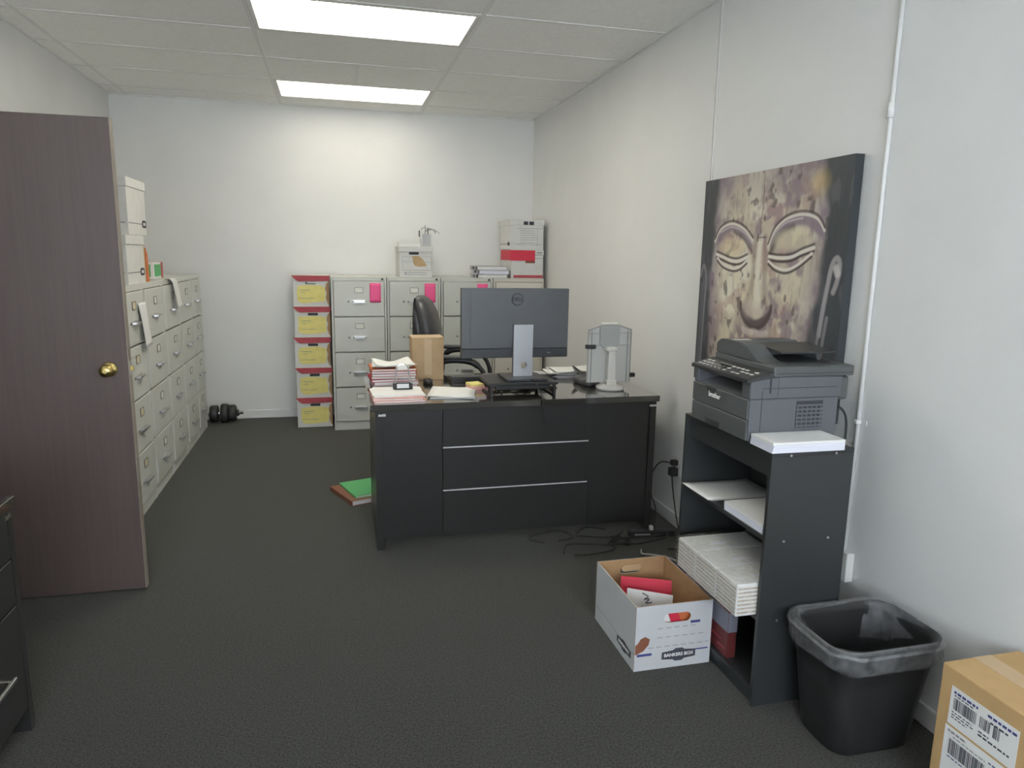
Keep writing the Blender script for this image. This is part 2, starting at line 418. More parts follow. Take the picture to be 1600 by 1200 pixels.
# ================================================================== FILING CABINETS
CH = 1.335
def make_cabinet(wd, dp, m, name='filing_cabinet', cardm='card', lock=True):
    """front faces -y at y = 0, origin at floor centre of the front"""
    t = thing(name, '', 'filing cabinet')
    b = B(); h = wd/2
    b.box(-h, -h+.016, .012, dp, 0, CH, .002); b.box(h-.016, h, .012, dp, 0, CH, .002)
    b.box(-h+.016, h-.016, .012, dp, CH-.03, CH); b.box(-h+.016, h-.016, .016, dp, 0, .075); b.box(-h+.016, h-.016, .05, dp, .075, CH-.03)
    for k in range(1,4): b.box(-h+.016, h-.016, .046, .06, .0745+.3075*k-.006, .0745+.3075*k+.006)
    obj('body', b, m, t)
    for k in range(4):
        z0 = .08+.3075*k; z1 = z0+.297
        dr = obj('drawer', B().box(-h+.02, h-.02, 0, .045, z0, z1, .004, 2), m, t)
        zl, zh = z0+.222, z0+.125
        f = B()
        for q in ((-.037,.037,.020,.024),(-.037,.037,-.024,-.020),(-.037,-.033,-.024,.024),(.033,.037,-.024,.024)): f.box(q[0],q[1],-.004,0,zl+q[2],zl+q[3])
        obj('label_holder', f, 'holderframe', dr)
        obj('label_card', B().box(-.033,.033,-.002,0,zl-.02,zl+.02), cardm, dr)
        hb = B()
        hb.prism([(-.058,-.0),(.058,0),(.052,-.022),(.044,-.03),(-.044,-.03),(-.052,-.022)], zh-.006, zh+.006, 'z', bev=.002)
        hb.box(-.056,.056,-.003,0,zh-.013,zh+.013,.001)
        obj('handle', hb, 'steel', dr)
        obj('thumb_latch', B().box(-.098,-.082,-.008,0,zh-.008,zh+.008,.002), 'inkgrey', dr)
    if lock: obj('lock', B().cyl((h-.035,.006,CH-.016),(h-.035,.013,CH-.016),.009,n=12), 'dark', t)
    return t
back_w = [(-.018,.446),(.449,.918),(.921,1.388)]
c0 = make_cabinet(.464, .61, 'cab')
labs = ['grey four drawer filing cabinet beside the red lidded boxes, with a lower right pink note', 'grey filing cabinet with pink note, directly behind the office chair back', 'grey filing cabinet mostly hidden behind the left of the monitor']
for k, ((a, b_), lab) in enumerate(zip(back_w, labs)):
    if k == 0: c0['label'] = 'grey four drawer filing cabinet standing right beside the red lidded box stack'; c0['group'] = 'filing cabinets along the back wall'; place(c0, ((a+b_)/2, 6.25, 0))
    else: dup(c0, ((a+b_)/2, 6.25, 0), 0, lab)
c3 = make_cabinet(.470, .60, 'cabcream', lock=False)
c3['label'] = 'cream filing cabinet in right back corner, under the two stacked white boxes'; c3['group'] = 'filing cabinets along the back wall'
place(c3, (1.63, 6.262, 0))
left = [(4.19,4.69),(4.693,5.205),(5.208,5.725),(5.728,6.195),(6.198,6.59)]
llabs = ['grey filing cabinet nearest the open door edge, with tan label cards', 'second grey filing cabinet from the door, under an orange folder', 'middle grey filing cabinet of left row, paper sheet hanging from top', 'fourth grey filing cabinet of left row, next to the farthest narrow one', 'narrow grey filing cabinet at far end of left row, by the dumbbell']
for (a, b_), lab in zip(left, llabs):
    q = make_cabinet(b_-a-.003, .655, 'cab', cardm='cardtan' if a < 4.5 else 'card', lock=False)
    q['label'] = lab; q['group'] = 'filing cabinets along the left wall'
    place(q, (-1.10, (a+b_)/2, 0), PI/2)

# pink notes taped on drawers
for x, lab in ((.350,'bright pink paper note on cabinet next to red lidded boxes'), (.822,'bright pink paper note right above the office chair back'), (1.29,'bright pink paper note peeking over the top of the monitor')):
    def fn(u, v, x=x): return (x-.047+.094*u, 6.2475-.004*math.sin(PI*u)*(1-v)-.003*(1-v), 1.12+.165*v)
    tag(obj('paper_note', B().grid(fn, 6, 6, .0006), 'pink', loc=(x,6.2475,1.12)), lab, 'note', 'pink notes on the filing cabinets')
# sheets hanging at the left row
def hang(y0, y1, z0, z1, out, lab, over=0):
    def fn(u, v):
        s = v*(z1-z0)
        if over and v > .85: return (-1.096-(v-.85)/.15*over, y0+(y1-y0)*u, z1+.003)
        return (-1.092+out*(1-v)+.003*math.sin(5*u+3*v), y0+(y1-y0)*u+.03*(1-v), z0+(z1-z0)*v/(.85 if over else 1))
    tag(obj('paper_sheet', B().grid(fn, 6, 14, .0008), 'paper', loc=(-1.09,(y0+y1)/2,z0)), lab, 'paper')
hang(4.505, 4.665, .975, 1.232, .022, 'curled white paper sheet hanging on cabinet nearest the door')
hang(5.40, 5.565, 1.14, 1.337, .035, 'white paper sheet folded over the top of a left row cabinet', .04)

# ================================================================== FILE BOXES
def lines(parent, spec, m, face, name='printed_line'):
    """thin printed strokes joined into one part; spec boxes"""
    b = B()
    for q in spec: b.box(*q)
    return obj(name, b, m, parent)
# five red-lidded boxes
BW0, BW1, BY = -.342, -.030, 6.42
words = ['top','second from the top','middle','second from the bottom','bottom']
for k in range(5):
    z0 = .268*(4-k); j = (0,.004,-.003,.003,0)[k]
    t = thing('storage_box', 'red lidded white storage box with yellow label, %s in its stack' % words[k], 'box', ((BW0+BW1)/2,BY,z0), 'red lidded storage boxes stacked by the back wall')
    x0, x1 = BW0+j+.006, BW1+j-.006
    obj('body', B().box(x0, x1, BY, BY+.40, z0, z0+.262, .002), 'boxwhite', t)
    lid = obj('lid', B().box(x0-.006, x1+.006, BY-.006, BY+.406, z0+.225, z0+.2675, .002), 'boxwhite', t)
    obj('lid_flap', B().prism([(x0-.012,z0+.268),(x1+.006,z0+.268),(x1+.006,z0+.222),(x0+.045,z0+.218),(x0+.02,z0+.235)], BY-.010, BY-.006, 'y'), 'redlid', lid)
    hx = (x0+x1)/2+.005
    if k == 0: hole = B().prism([(hx-.05,z0+.212),(hx-.038,z0+.212),(hx-.035,z0+.200),(hx+.035,z0+.200),(hx+.035,z0+.193),(hx-.05,z0+.193)], BY-.0015, BY, 'y')
    else: hole = B().prism(rrect(hx,z0+.203,.085,.022,.006,3), BY-.0015, BY, 'y')
    obj('hand_hole', hole, 'dark', t)
    rnd = random.Random(k)
    pts = [(x0+.035,z0+.175),(x0+.09,z0+.186),(x0+.2,z0+.186),(x0+.262,z0+.172),(x0+.268,z0+.10),(x0+.262,z0+.045),(x0+.17,z0+.036),(x0+.07,z0+.030),(x0+.03,z0+.05),(x0+.028,z0+.12)]
    lb = obj('yellow_label', B().prism([(a+rnd.uniform(-.006,.006), c+rnd.uniform(-.004,.004)) for a, c in pts], BY-.002, BY, 'y'), 'yellow', t)
    obj('handwriting', B().box(x0+.05,x0+.14,BY-.0026,BY-.002,z0+.142,z0+.146).box(x0+.055,x0+.10,BY-.0026,BY-.002,z0+.122,z0+.125).box(x0+.05,x0+.18,BY-.0026,BY-.002,z0+.07,z0+.073), 'inkgrey', lb)
    obj('worn_patch', B().prism([(x1-.012,z0+.02),(x1-.001,z0+.02),(x1-.001,z0+.215),(x1-.022,z0+.20),(x1-.032,z0+.15),(x1-.018,z0+.12),(x1-.028,z0+.08)], BY-.0012, BY, 'y'), 'kraft', t)

CT = CH+.0005      # top of cabinets
# centre file box on the back row
def filebox(name, lab, x0, x1, y0, y1, z0, h, lid_h, group=None):
    t = thing(name, lab, 'box', ((x0+x1)/2,(y0+y1)/2,z0), group)
    obj('body', B().box(x0+.005, x1-.005, y0+.005, y1-.005, z0, z0+h-.004, .002), 'boxwhite', t)
    ld = obj('lid', B().box(x0, x1, y0, y1, z0+h-lid_h, z0+h, .003), 'boxwhite', t)
    return t, ld
t, ld = filebox('file_box', 'white file box with torn brown patch on cabinets above the office chair', .560,.853,6.30,6.68,CT,.268,.05)
f = 6.305
obj('hand_hole', B().prism(rrect(.690,CT+.206,.085,.022,.006,3), f-.0015, f, 'y'), 'dark', t)
b = B()
for q in ((.59,.84,CT+.178,CT+.180),(.59,.592,CT+.060,CT+.180),(.838,.84,CT+.060,CT+.180),(.59,.84,CT+.060,CT+.063),(.59,.84,CT+.133,CT+.135),(.61,.62,CT+.022,CT+.045),(.62,.80,CT+.022,CT+.026),(.62,.80,CT+.040,CT+.044)): b.box(q[0],q[1],f-.001,f,q[2],q[3])
obj('printed_frame', b, 'inkgrey', t)
obj('torn_patch', B().prism([(.675,CT+.184),(.73,CT+.186),(.765,CT+.16),(.79,CT+.12),(.80,CT+.10),(.745,CT+.092),(.70,CT+.098),(.685,CT+.12)], f-.0018, f-.001, 'y'), 'kraftlight', t)
# things on it
zt = CT+.268
t = thing('white_tray', 'flat white carton lid lying on the centre file box', 'lid', (.66,6.42,zt))
obj('panel', B().box(.565,.752,6.315,6.55,zt,zt+.006,.001), 'paper', t)
obj('rim', B().box(.565,.752,6.315,6.319,zt+.006,zt+.032).box(.565,.569,6.319,6.55,zt+.006,zt+.032).box(.748,.752,6.319,6.55,zt+.006,zt+.032).box(.569,.748,6.546,6.55,zt+.006,zt+.032), 'paper', t)
t = thing('cable_box', 'small upright white box stuffed with loose wires on centre file box', 'box', (.80,6.42,zt))
obj('body', B().box(.768,.842,6.33,6.50,zt,zt+.105,.002), 'boxgrey', t)
obj('flap', B().prism([(.762,zt),(.768,zt),(.766,zt+.135),(.738,zt+.125),(.742,zt+.11),(.758,zt+.06)], 6.325, 6.345, 'y'), 'paper', t)
obj('dark_slot', B().box(.842,.8435,6.36,6.46,zt+.01,zt+.10).box(.735,.745,6.321,6.325,zt+.08,zt+.135), 'dark', t)
rnd = random.Random(3)
for k in range(7):
    a = rnd.uniform(-.3, PI*.75); L = rnd.uniform(.06,.13)
    p0 = Vector((.805+rnd.uniform(-.02,.03), 6.40+rnd.uniform(-.05,.05), zt+.095))
    p3 = p0+Vector((math.cos(a)*L, rnd.uniform(-.05,.02), abs(math.sin(a))*L*.6+.01))
    obj('wire', B().tube(smoothpts([p0, p0+Vector((.0,0,.035)), (p0+p3)/2+Vector((0,0,.045)), p3],5), .0022, 6), 'cabletan' if k % 2 else 'dark', t)
# two boxes in the back right corner
RX0, RX1 = 1.556, 1.868
t, ld = filebox('file_box', 'lower white file box in back corner with red sheet over its edge', RX0,RX1,6.30,6.70,CT,.255,.05, 'white file boxes stacked in the back corner')
obj('red_sheet', B().box(RX0-.003,RX1-.085,6.2965,6.30,CT+.158,CT+.250).box(RX0-.003,RX0,6.30,6.68,CT+.160,CT+.250), 'red', t)
obj('red_base_band', B().box(RX0+.03,RX1-.005,6.303,6.305,CT+.004,CT+.028), 'redlid', t)
obj('hand_hole', B().prism(rrect(1.74,CT+.148,.09,.024,.006,3), 6.3025, 6.305, 'y'), 'brown', t)
obj('printed_line', B().box(1.79,1.86,6.2985,6.2995,CT+.21,CT+.214).box(1.80,1.85,6.2985,6.2995,CT+.225,CT+.235).box(1.78,1.86,6.304,6.305,CT+.178,CT+.182), 'inkgrey', t)
z1 = CT+.2555
t, ld = filebox('file_box', 'upper white file box in back corner with printed panel and dark stamp', RX0-.012,RX1-.004,6.295,6.70,z1,.262,.05, 'white file boxes stacked in the back corner')
f = 6.30
b = B()
for zz in (.185,.165,.145,.125,.105,.085,.06,.045): b.box(1.60 if zz in (.185,.045) else 1.64, 1.85 if zz in (.185,.045) else 1.78, f-.001, f, z1+zz, z1+zz+.003)
b.box(1.80,1.802,f-.001,f,z1+.03,z1+.185)
obj('printed_line', b, 'inkgrey', t)
obj('printed_stamp', B().box(1.67,1.71,f-.0065,f-.005,z1+.218,z1+.248).box(1.722,1.766,f-.0065,f-.005,z1+.218,z1+.248), 'ink', ld)
obj('side_emblem', B().prism(stadium(6.36,z1+.05,.07,.035,5), RX0-.0085, RX0-.007, 'x').box(RX0-.0085,RX0-.007,6.30,6.69,z1+.046,z1+.050), 'ink', t)
# binders lying flat
for k, (z, c, dx) in enumerate(((0,'boxgrey',0),(.036,'paperblue',.012),(.072,'boxgrey',-.006))):
    x0 = 1.232+dx; x1 = x0+.295; z0 = CT+z
    t = thing('ring_binder', ('bottom','middle','top')[k]+' pale grey binder lying flat on the cabinets beside red sheet', 'binder', (1.39,6.4,z0), 'binders stacked flat on the back cabinets')
    obj('cover', B().box(x0,x1,6.262,6.52,z0,z0+.003).box(x0,x1,6.262,6.52,z0+.032,z0+.035).box(x0,x0+.003,6.262,6.52,z0+.003,z0+.032), c, t)
    obj('pages', B().box(x0+.02,x1-.008,6.268,6.515,z0+.003,z0+.030), 'paper' if k != 1 else 'paperblue', t)
    obj('spine_label', B().box(x0-.0008,x0,6.30,6.40,z0+.006,z0+.028).box(x0+.004,x0+.06,6.2612,6.262,z0+.0005,z0+.003), 'dark', t)

# boxes on the left cabinets (faces look to +x and -y)
def leftbox(lab, x0, x1, y0, y1, z0, h):
    t = thing('file_box', lab, 'box', ((x0+x1)/2,(y0+y1)/2,z0), 'white file boxes on the left cabinets')
    obj('body', B().box(x0+.005,x1-.005,y0+.005,y1-.005,z0,z0+h-.004,.002), 'boxwhite', t)
    ld = obj('lid', B().box(x0,x1,y0,y1,z0+h-.055,z0+h,.003), 'boxwhite', t)
    xf = x1-.005
    obj('printed_line', B().box(xf,xf+.001,y0+.01,y1-.01,z0+.066,z0+.072).box(x0+.02,x1-.02,y0+.004,y0+.005,z0+.066,z0+.072), 'inkgrey', t)
    obj('emblem', B().prism(stadium(y1-.065,z0+.07,.10,.045,5), xf+.001, xf+.002, 'x'), 'ink', t)
    obj('emblem_centre', B().prism(stadium(y1-.065,z0+.07,.055,.018,5), xf+.002, xf+.003, 'x'), 'boxwhite', t)
    return t, ld
t, ld = leftbox('lower white file box on left cabinets, leaning against an orange folder', -1.44,-1.125,4.49,4.885,CT,.285)
t, ld = leftbox('upper white file box on left cabinets with raised lid', -1.445,-1.120,4.56,4.985,CT+.2855,.325)
# folder and small carton beside it
t = thing('expanding_folder', 'orange folder with yellow edge standing upright against left white boxes', 'folder', (-1.28,5.03,CT))
obj('cover', B().box(-1.43,-1.155,5.0,5.012,CT,CT+.225,.002,M=RZ((-1.28,5,0),0)), 'manila', t)
obj('orange_cover', B().prism([(5.02,CT),(5.075,CT),(5.065,CT+.17),(5.015,CT+.215)], -1.43, -1.15, 'x'), 'orange', t)
t = thing('small_carton', 'small green white and red carton on left cabinets beside orange folder', 'box', (-1.25,5.32,CT))
obj('body', B().box(-1.36,-1.15,5.20,5.46,CT+.012,CT+.118,.002), 'paper', t)
obj('green_panel', B().box(-1.35,-1.1492,5.215,5.40,CT+.025,CT+.105).box(-1.34,-1.17,5.1992,5.2,CT+.025,CT+.105), 'green', t)
obj('red_end', B().box(-1.355,-1.149,5.405,5.462,CT+.012,CT+.119), 'redlid', t)
obj('base_pad', B().box(-1.37,-1.14,5.17,5.50,CT,CT+.012), 'holder', t)

# dumbbell
t = thing('dumbbell', 'black plate dumbbell on carpet at end of the left cabinets', 'dumbbell', (-1.05,6.72,0))
zc = .089
obj('bar', B().cyl((-1.36,6.72,zc),(-.825,6.72,zc),.014,n=14), 'steel', t)
for x0, x1, r in ((-1.105,-1.035,.076),(-1.012,-.95,.089),(-.948,-.885,.076),(-1.27,-1.22,.089),(-1.215,-1.16,.076)):
    obj('plate', B().lathe([(.016,0),(r-.012,0),(r,.008),(r,x1-x0-.008),(r-.012,x1-x0),(.016,x1-x0)], (x0,6.72,zc), 12, 'x'), 'iron', t)
obj('collar', B().cyl((-.884,6.72,zc),(-.862,6.72,zc),.028,n=14), 'iron', t)

# ================================================================== DESK
DT = .785; FY = 3.585
t = thing('office_desk', 'black executive desk with two silver strips on its front panel', 'desk', (.96,4.0,0))
obj('top', B().box(.165,1.755,3.572,4.46,DT-.034,DT,.002), 'desktop', t)
obj('side_panel', B().box(.190,.226,FY,4.19,0,DT-.034,.001), 'desk', t)
obj('side_panel', B().box(1.706,1.742,FY,4.19,0,DT-.034,.001), 'desk', t)
for a, b_, dz, dy in ((.226,.536,.060,.012),(.537,1.346,.052,.004),(1.347,1.706,.046,.012)):
    if a == .537:
        for z0, z1 in ((.052,.303),(.309,.538),(.544,DT-.034)): obj('front_panel', B().box(a,b_,FY+dy,FY+dy+.02,z0,z1,.001), 'desk', t)
        for z0 in (.3025,.5375): obj('silver_strip', B().box(a,b_,FY+dy-.001,FY+dy+.012,z0,z0+.007), 'strip', t)
    else: obj('front_panel', B().box(a,b_,FY+dy,FY+dy+.02,dz,DT-.034,.001), 'desk', t)
obj('corner_tab', B().box(.205,.243,FY-.003,FY+.012,.722,.733,.001), 'strip', t)
obj('corner_tab', B().box(1.700,1.744,FY-.003,FY+.001,.722,.733,.001), 'strip', t)
obj('edge_highlight', B().box(.1885,.190,FY+.02,FY+.024,.0,DT-.04), 'chrome', t)  # bright sliver that stands in for the highlight along the panel edge
pd = obj('pedestal', B().box(.228,.60,3.72,4.18,.06,DT-.036), 'desk', t)
for z in (.08,.31,.54): obj('drawer_front', B().box(.232,.596,4.18,4.196,z,z+.215,.002), 'desk', pd)
Z0 = DT+.0005

# ---- folders and papers on desk
def folder(lab, cx, cy, z, w, d, th, m, rz, group=None, loc_mat='paper'):
    t = thing('file_folder', lab, 'folder', (cx,cy,z), group)
    M = RZ((cx,cy,0), rz); x0, x1, y0, y1 = cx-w/2, cx+w/2, cy-d/2, cy+d/2
    q = B(); q.box(x0,x1,y0,y1,z,z+.0015,M=M); q.box(x0,x1,y0+.008,y1,z+th-.0015,z+th,M=M); q.box(x0,x0+.0015,y0,y1,z+.0015,z+th-.0015,M=M)
    q.box(x0+.05,x0+.13,y1,y1+.012,z,z+.0015,M=M)
    obj('cover', q, m, t)
    obj('papers', B().box(x0+.004,x1-.006,y0+.006,y1-.004,z+.002,z+th-.002,M=M), loc_mat, t)
    return t
stack = [('mauve','mauve'),('pinkfold','dull pink'),('red','red'),('brown','brown'),('orange','orange'),('redlid','dark red'),('orange','orange')]
z = Z0; rnd = random.Random(5); ordn = ['bottom','second','third','fourth','fifth','sixth','topmost']
for k, (m, cn) in enumerate(stack):
    th = (.016,.020,.014,.016,.015,.014,.012)[k]
    folder('%s file folder, %s from below in the tall folder pile on desk' % (cn, ordn[k]) if k not in (0,6) else '%s file folder at the %s of the tall folder pile on desk' % (cn, 'bottom' if k == 0 else 'top'), .325+rnd.uniform(-.008,.008), 4.135+rnd.uniform(-.006,.006), z, .255, .235, th, m, rnd.uniform(-4,4), 'file folders piled on the desk')
    z += th+.0004
def sheetfn(cx, cy, w, d, rz, z, amp=.0, seed=0):
    a = math.radians(rz); ca, sa = math.cos(a), math.sin(a)
    def fn(u, v):
        x = (u-.5)*w; y = (v-.5)*d
        return (cx+ca*x-sa*y, cy+sa*x+ca*y, z+amp*(.5+.5*math.sin(2.2*u*PI+seed)*math.cos(1.4*v*PI+seed*2))+amp*(u-.5)**2*2)
    return fn
for k in range(3):
    tag(obj('paper_sheet', B().grid(sheetfn(.318+.006*k,4.14,.225,.23,(-3,4,9)[k],z+.003*k+.001*(k+1),.018,1.0), 8, 8, .0008), 'paper', loc=(.32,4.14,z)), ('lowest','middle','top')[k]+' curled white sheet on top of the desk folder pile', 'paper', 'loose sheets on the folder pile')
    
# front left pile: pinkish folders under white papers
folder('lower pale pink folder at the front left corner of desk', .315, 3.755, Z0, .27, .30, .010, 'pinkfold', 2, 'pink folders at the front left desk corner')
folder('upper pale pink folder at the front left corner of desk', .322, 3.765, Z0+.0105, .262, .30, .009, 'pinkfold', -4, 'pink folders at the front left desk corner')
tag(obj('paper_stack', B().box(.182,.452,3.66,3.90,Z0+.0202,Z0+.0262,M=RZ((.315,3.78,0),3)).box(.186,.448,3.665,3.90,Z0+.0262,Z0+.0302,M=RZ((.315,3.78,0),-3)), 'paper', loc=(.315,3.78,Z0+.02)), 'white paper stack under the big binder clip at desk corner', 'papers')
# oversized binder clip standing on the papers
zc = Z0+.0310
t = thing('binder_clip', 'large black binder clip with tall wire handles on desk papers', 'binder clip', (.352,3.83,zc))
obj('clip_body', B().prism([(3.806,zc),(3.854,zc),(3.838,zc+.034),(3.822,zc+.034)], .300,.405,'x', bev=.003), 'blackplastic', t)
obj('clip_plate', B().prism([(3.8085,zc+.008),(3.8175,zc+.030),(3.8160,zc+.030),(3.8070,zc+.008)], .32,.385,'x'), 'steel', t)
for y in (3.820, 3.842):
    obj('wire_handle', B().tube(smoothpts([(.310,y,zc+.03),(.318,y,zc+.08),(.326,y,zc+.125),(.352,y,zc+.133),(.378,y,zc+.125),(.388,y,zc+.08),(.398,y,zc+.03)],4), .0035, 8), 'chrome', t)
obj('grip_card', B().box(.318,.388,3.824,3.838,zc+.105,zc+.128,.003), 'card', t)
# mid papers, notes
tag(obj('paper_sheet', B().grid(sheetfn(.625,3.82,.25,.29,-14,Z0+.0056,.005,.4), 8, 8, .0008).box(.505,.745,3.68,3.95,Z0,Z0+.004,M=RZ((.625,3.82,0),-9)), 'paper', loc=(.625,3.82,Z0)), 'white printed sheets lying on middle of the desk edge', 'papers')
t = thing('sticky_notes', 'yellow and pink sticky note pads beside the monitor riser', 'notes', (.775,3.93,Z0))
Mx = RZ((.775,3.93,0), 12)
obj('pink_pad', B().box(.735,.815,3.88,3.98,Z0,Z0+.022,.0008,M=Mx), 'pinkfold', t)
obj('yellow_pad', B().box(.735,.812,3.89,3.98,Z0+.0222,Z0+.034,.0008,M=Mx), 'yellow', t)
# carton on desk
t = thing('cardboard_carton', 'tall plain brown carton standing on desk beside the folder pile', 'box', (.54,4.33,Z0))
cx0, cx1, cy0, cy1, ch = .452,.642,4.26,4.42,.255
obj('body', B().box(cx0,cx1,cy0,cy1,Z0,Z0+ch,.002), 'kraftlight', t)
obj('top_flap', B().box(cx0-.001,cx1+.001,cy0-.001,(cy0+cy1)/2-.001,Z0+ch,Z0+ch+.004).box(cx0-.001,cx1+.001,(cy0+cy1)/2+.001,cy1+.001,Z0+ch,Z0+ch+.004), 'tape', t)
obj('tape', B().box((cx0+cx1)/2-.022,(cx0+cx1)/2+.022,cy0-.0006,cy0,Z0+.03,Z0+ch-.005), 'tape', t)
# mouse
t = thing('computer_mouse', 'small black computer mouse between carton and folder pile', 'mouse', (.525,4.12,Z0))
def mouse_r(s, z): return [(.530+.030*s*math.cos(a), 4.14+.052*s*math.sin(a), Z0+z) for a in [2*PI*k/20 for k in range(20)]]
obj('shell', B().loft([mouse_r(.92,0),mouse_r(1,.008),mouse_r(.93,.018),mouse_r(.7,.027),mouse_r(.3,.031)]), 'blackplastic', t)
obj('scroll_wheel', B().cyl((.526,4.165,Z0+.022),(.534,4.165,Z0+.022),.008,n=12), 'silver', t)
# keyboard
t = thing('keyboard', 'black keyboard lying on desk behind the sticky notes', 'keyboard', (.79,4.2,Z0))
Mk = RZ((.82,4.22,0), 2)
obj('case', B().prism([(4.12,Z0),(4.30,Z0),(4.30,Z0+.014),(4.12,Z0+.030)], .665,1.08,'x',M=Mk,bev=.003), 'blackplastic', t)
kb = B()
for r_ in range(5):
    for c_ in range(18):
        x = .675+c_*.0223; y = 4.14+r_*.031; zz = Z0+.030-(y-4.12)*.0889
        kb.box(x,x+.018,y,y+.025,zz-.002,zz+.005,M=Mk)
obj('keys', kb, 'greyplastic', t)

# ---- monitor riser + monitor
t = thing('monitor_riser', 'black four legged monitor riser on desk under the monitor', 'riser', (.985,3.80,Z0))
rz = .862
obj('platform', B().box(.795,1.185,3.66,3.93,rz-.014,rz,.004,2), 'blackplastic', t)
obj('shelf_tray', B().box(.835,1.145,3.68,3.91,rz-.040,rz-.014,.003), 'blackplastic', t)
for x, y in ((.805,3.672),(1.160,3.672),(.845,3.90),(1.125,3.90)): obj('leg', B().box(x,x+.016,y,y+.018,Z0,rz-.014,.002), 'blackplastic', t)
for x in (.80,1.155): obj('foot_rail', B().box(x+.004,x+.022,3.692,3.898,Z0,Z0+.008,.001), 'blackplastic', t)
mz = rz+.0005
t = thing('computer_monitor', 'large grey computer monitor seen from behind with round logo and silver stand', 'monitor', (.99,3.83,mz))
mx0, mx1, mz0, mz1 = .676,1.292,.975,1.362
obj('back_shell', B().box(mx0,mx1,3.838,3.862,mz0+.052,mz1,.004,2).prism([(mx0+.05,1.06),(mx1-.05,1.06),(mx1-.05,mz1-.02),(mx0+.05,mz1-.02)],3.832,3.84,'y',bev=.003), 'monitor', t)
obj('lower_shell', B().box(mx0,mx1,3.838,3.862,mz0,mz0+.0515,.004,2), 'monitordark', t)
obj('screen_panel', B().box(mx0,mx1,3.8625,3.876,mz0,mz1,.002), 'screen', t)
obj('power_led', B().box(1.17,1.19,3.8372,3.838,mz0+.025,mz0+.029), 'cabletan', t)
lx, lz = .990, 1.302
obj('logo_ring', B().tube([(lx+.033*math.cos(a),3.8315,lz+.033*math.sin(a)) for a in [2*PI*k/32 for k in range(32)]], .0026, 6, closed=True), 'monitordark', t)
text('logo_text', 'DELL', .027, 'dark', t, Matrix.Translation((lx,3.8313,lz)) @ FRONT)
hole = [(1.022+.018*math.cos(2*PI*k/20), .938+.018*math.sin(2*PI*k/20)) for k in range(20)]
obj('stand_column', B().prism([(.962,mz+.014),(1.072,mz+.014),(1.074,1.165),(.964,1.165)], 3.795, 3.822, 'y', hole=hole), 'silver', t)
obj('stand_mount', B().box(.975,1.06,3.822,3.84,1.06,1.16,.002), 'monitordark', t)
obj('stand_base', B().box(.905,1.135,3.70,3.925,mz,mz+.0135,.004,2), 'monitordark', t)
# cable down the desk front
tag(obj('monitor_cable', B().tube(smoothpts([(1.035,3.79,rz+.006),(1.05,3.655,rz+.006),(1.055,3.60,.83),(1.064,3.560,.797),(1.072,3.558,.74),(1.080,3.562,.70),(1.082,3.566,.66)],6), .003, 8), 'blackplastic', loc=(1.05,3.6,.66)), 'thin black cable hanging over the front of desk below monitor', 'cable')
# things at the riser's right: black cable bundle and papers
t = thing('black_pouch', 'crumpled black pouch on desk between papers and white stand', 'pouch', (1.50,4.02,Z0))
rnd = random.Random(9)
def pouch(s, z, sh): return [(1.475+sh+(.075+.012*math.sin(3*a+1))*s*math.cos(a), 4.0+(.12+.02*math.sin(2*a))*s*math.sin(a), Z0+z+.006*math.sin(4*a+s*5)*(1 if z > .003 else 0)) for a in [2*PI*k/24 for k in range(24)]]
obj('pouch_body', B().loft([pouch(.9,0,0),pouch(1,.010,0),pouch(.92,.032,.004),pouch(.6,.052,.01),pouch(.2,.056,.012)]), 'leather', t)
obj('strap', B().tube(smoothpts([(1.44,4.06,Z0+.05),(1.43,4.13,Z0+.085),(1.47,4.17,Z0+.06),(1.50,4.12,Z0+.04)],5), .006, 8), 'leather', t)
for k in range(3):
    tag(obj('paper_sheet', B().grid(sheetfn(1.47+.012*k,4.33,.30,.21,(3,-4,6)[k],Z0+.010+.009*k,.012,.8+.5*k), 8, 6, .0008), 'paper', loc=(1.47,4.33,Z0)), ('lowest','middle','topmost')[k]+' white sheet of the loose pile right of the monitor', 'paper', 'loose papers behind the monitor')
t = thing('document_tray', 'flat dark folder under loose papers right of monitor', 'folder', (1.44,4.33,Z0))
obj('cover', B().box(1.24,1.63,4.22,4.45,Z0,Z0+.0018), 'mauve', t)
obj('inner_pages', B().box(1.26,1.62,4.228,4.44,Z0+.0018,Z0+.0085), 'boxgrey', t)
# extra gadgets behind the riser
t = thing('cable_bundle', 'tangled black cables on desk around the monitor riser', 'cables', (1.1,4.0,Z0))
rnd = random.Random(21)
for k in range(7):
    p = [(rnd.uniform(.86,1.30), rnd.uniform(3.97,4.09), Z0+.005+rnd.uniform(0,.05)) for _ in range(6)]
    obj('cable', B().tube(smoothpts(p,5), .0042, 7), 'rubber', t)
# copy holder
t = thing('copy_stand', 'grey document holder board on white round based stand at desk right', 'copy holder', (1.545,3.80,Z0))
bx, by = 1.545, 3.80
obj('base', B().lathe([(.076,0),(.082,.006),(.082,.018),(.070,.026),(.03,.030)], (bx,by,Z0), 32), 'whiteplastic', t)
obj('column', B().loft([[(bx+sx*w_, by+sy*w_*.8, Z0+zz) for sx,sy in ((-1,-1),(1,-1),(1,1),(-1,1))] for w_,zz in ((.030,.026),(.030,.05),(.024,.056),(.022,.16),(.019,.20),(.019,.222))], smooth=False), 'whiteplastic', t)
obj('tilt_joint', B().box(bx-.034,bx+.034,by-.012,by+.034,Z0+.222,Z0+.245,.006,2).box(bx-.016,bx+.016,by+.029,by+.0395,Z0+.235,Z0+.26,.002), 'whiteplastic', t)
x0, x1, zb, zm, zt = 1.415, 1.682, Z0+.035, Z0+.345, Z0+.372
yb = by+.040
obj('board', B().prism([(x0,zb),(x1,zb),(x1,zm),(x0+.185,zt),(x0+.085,zt),(x0,zm)], yb, yb+.008, 'y'), 'holder', t)
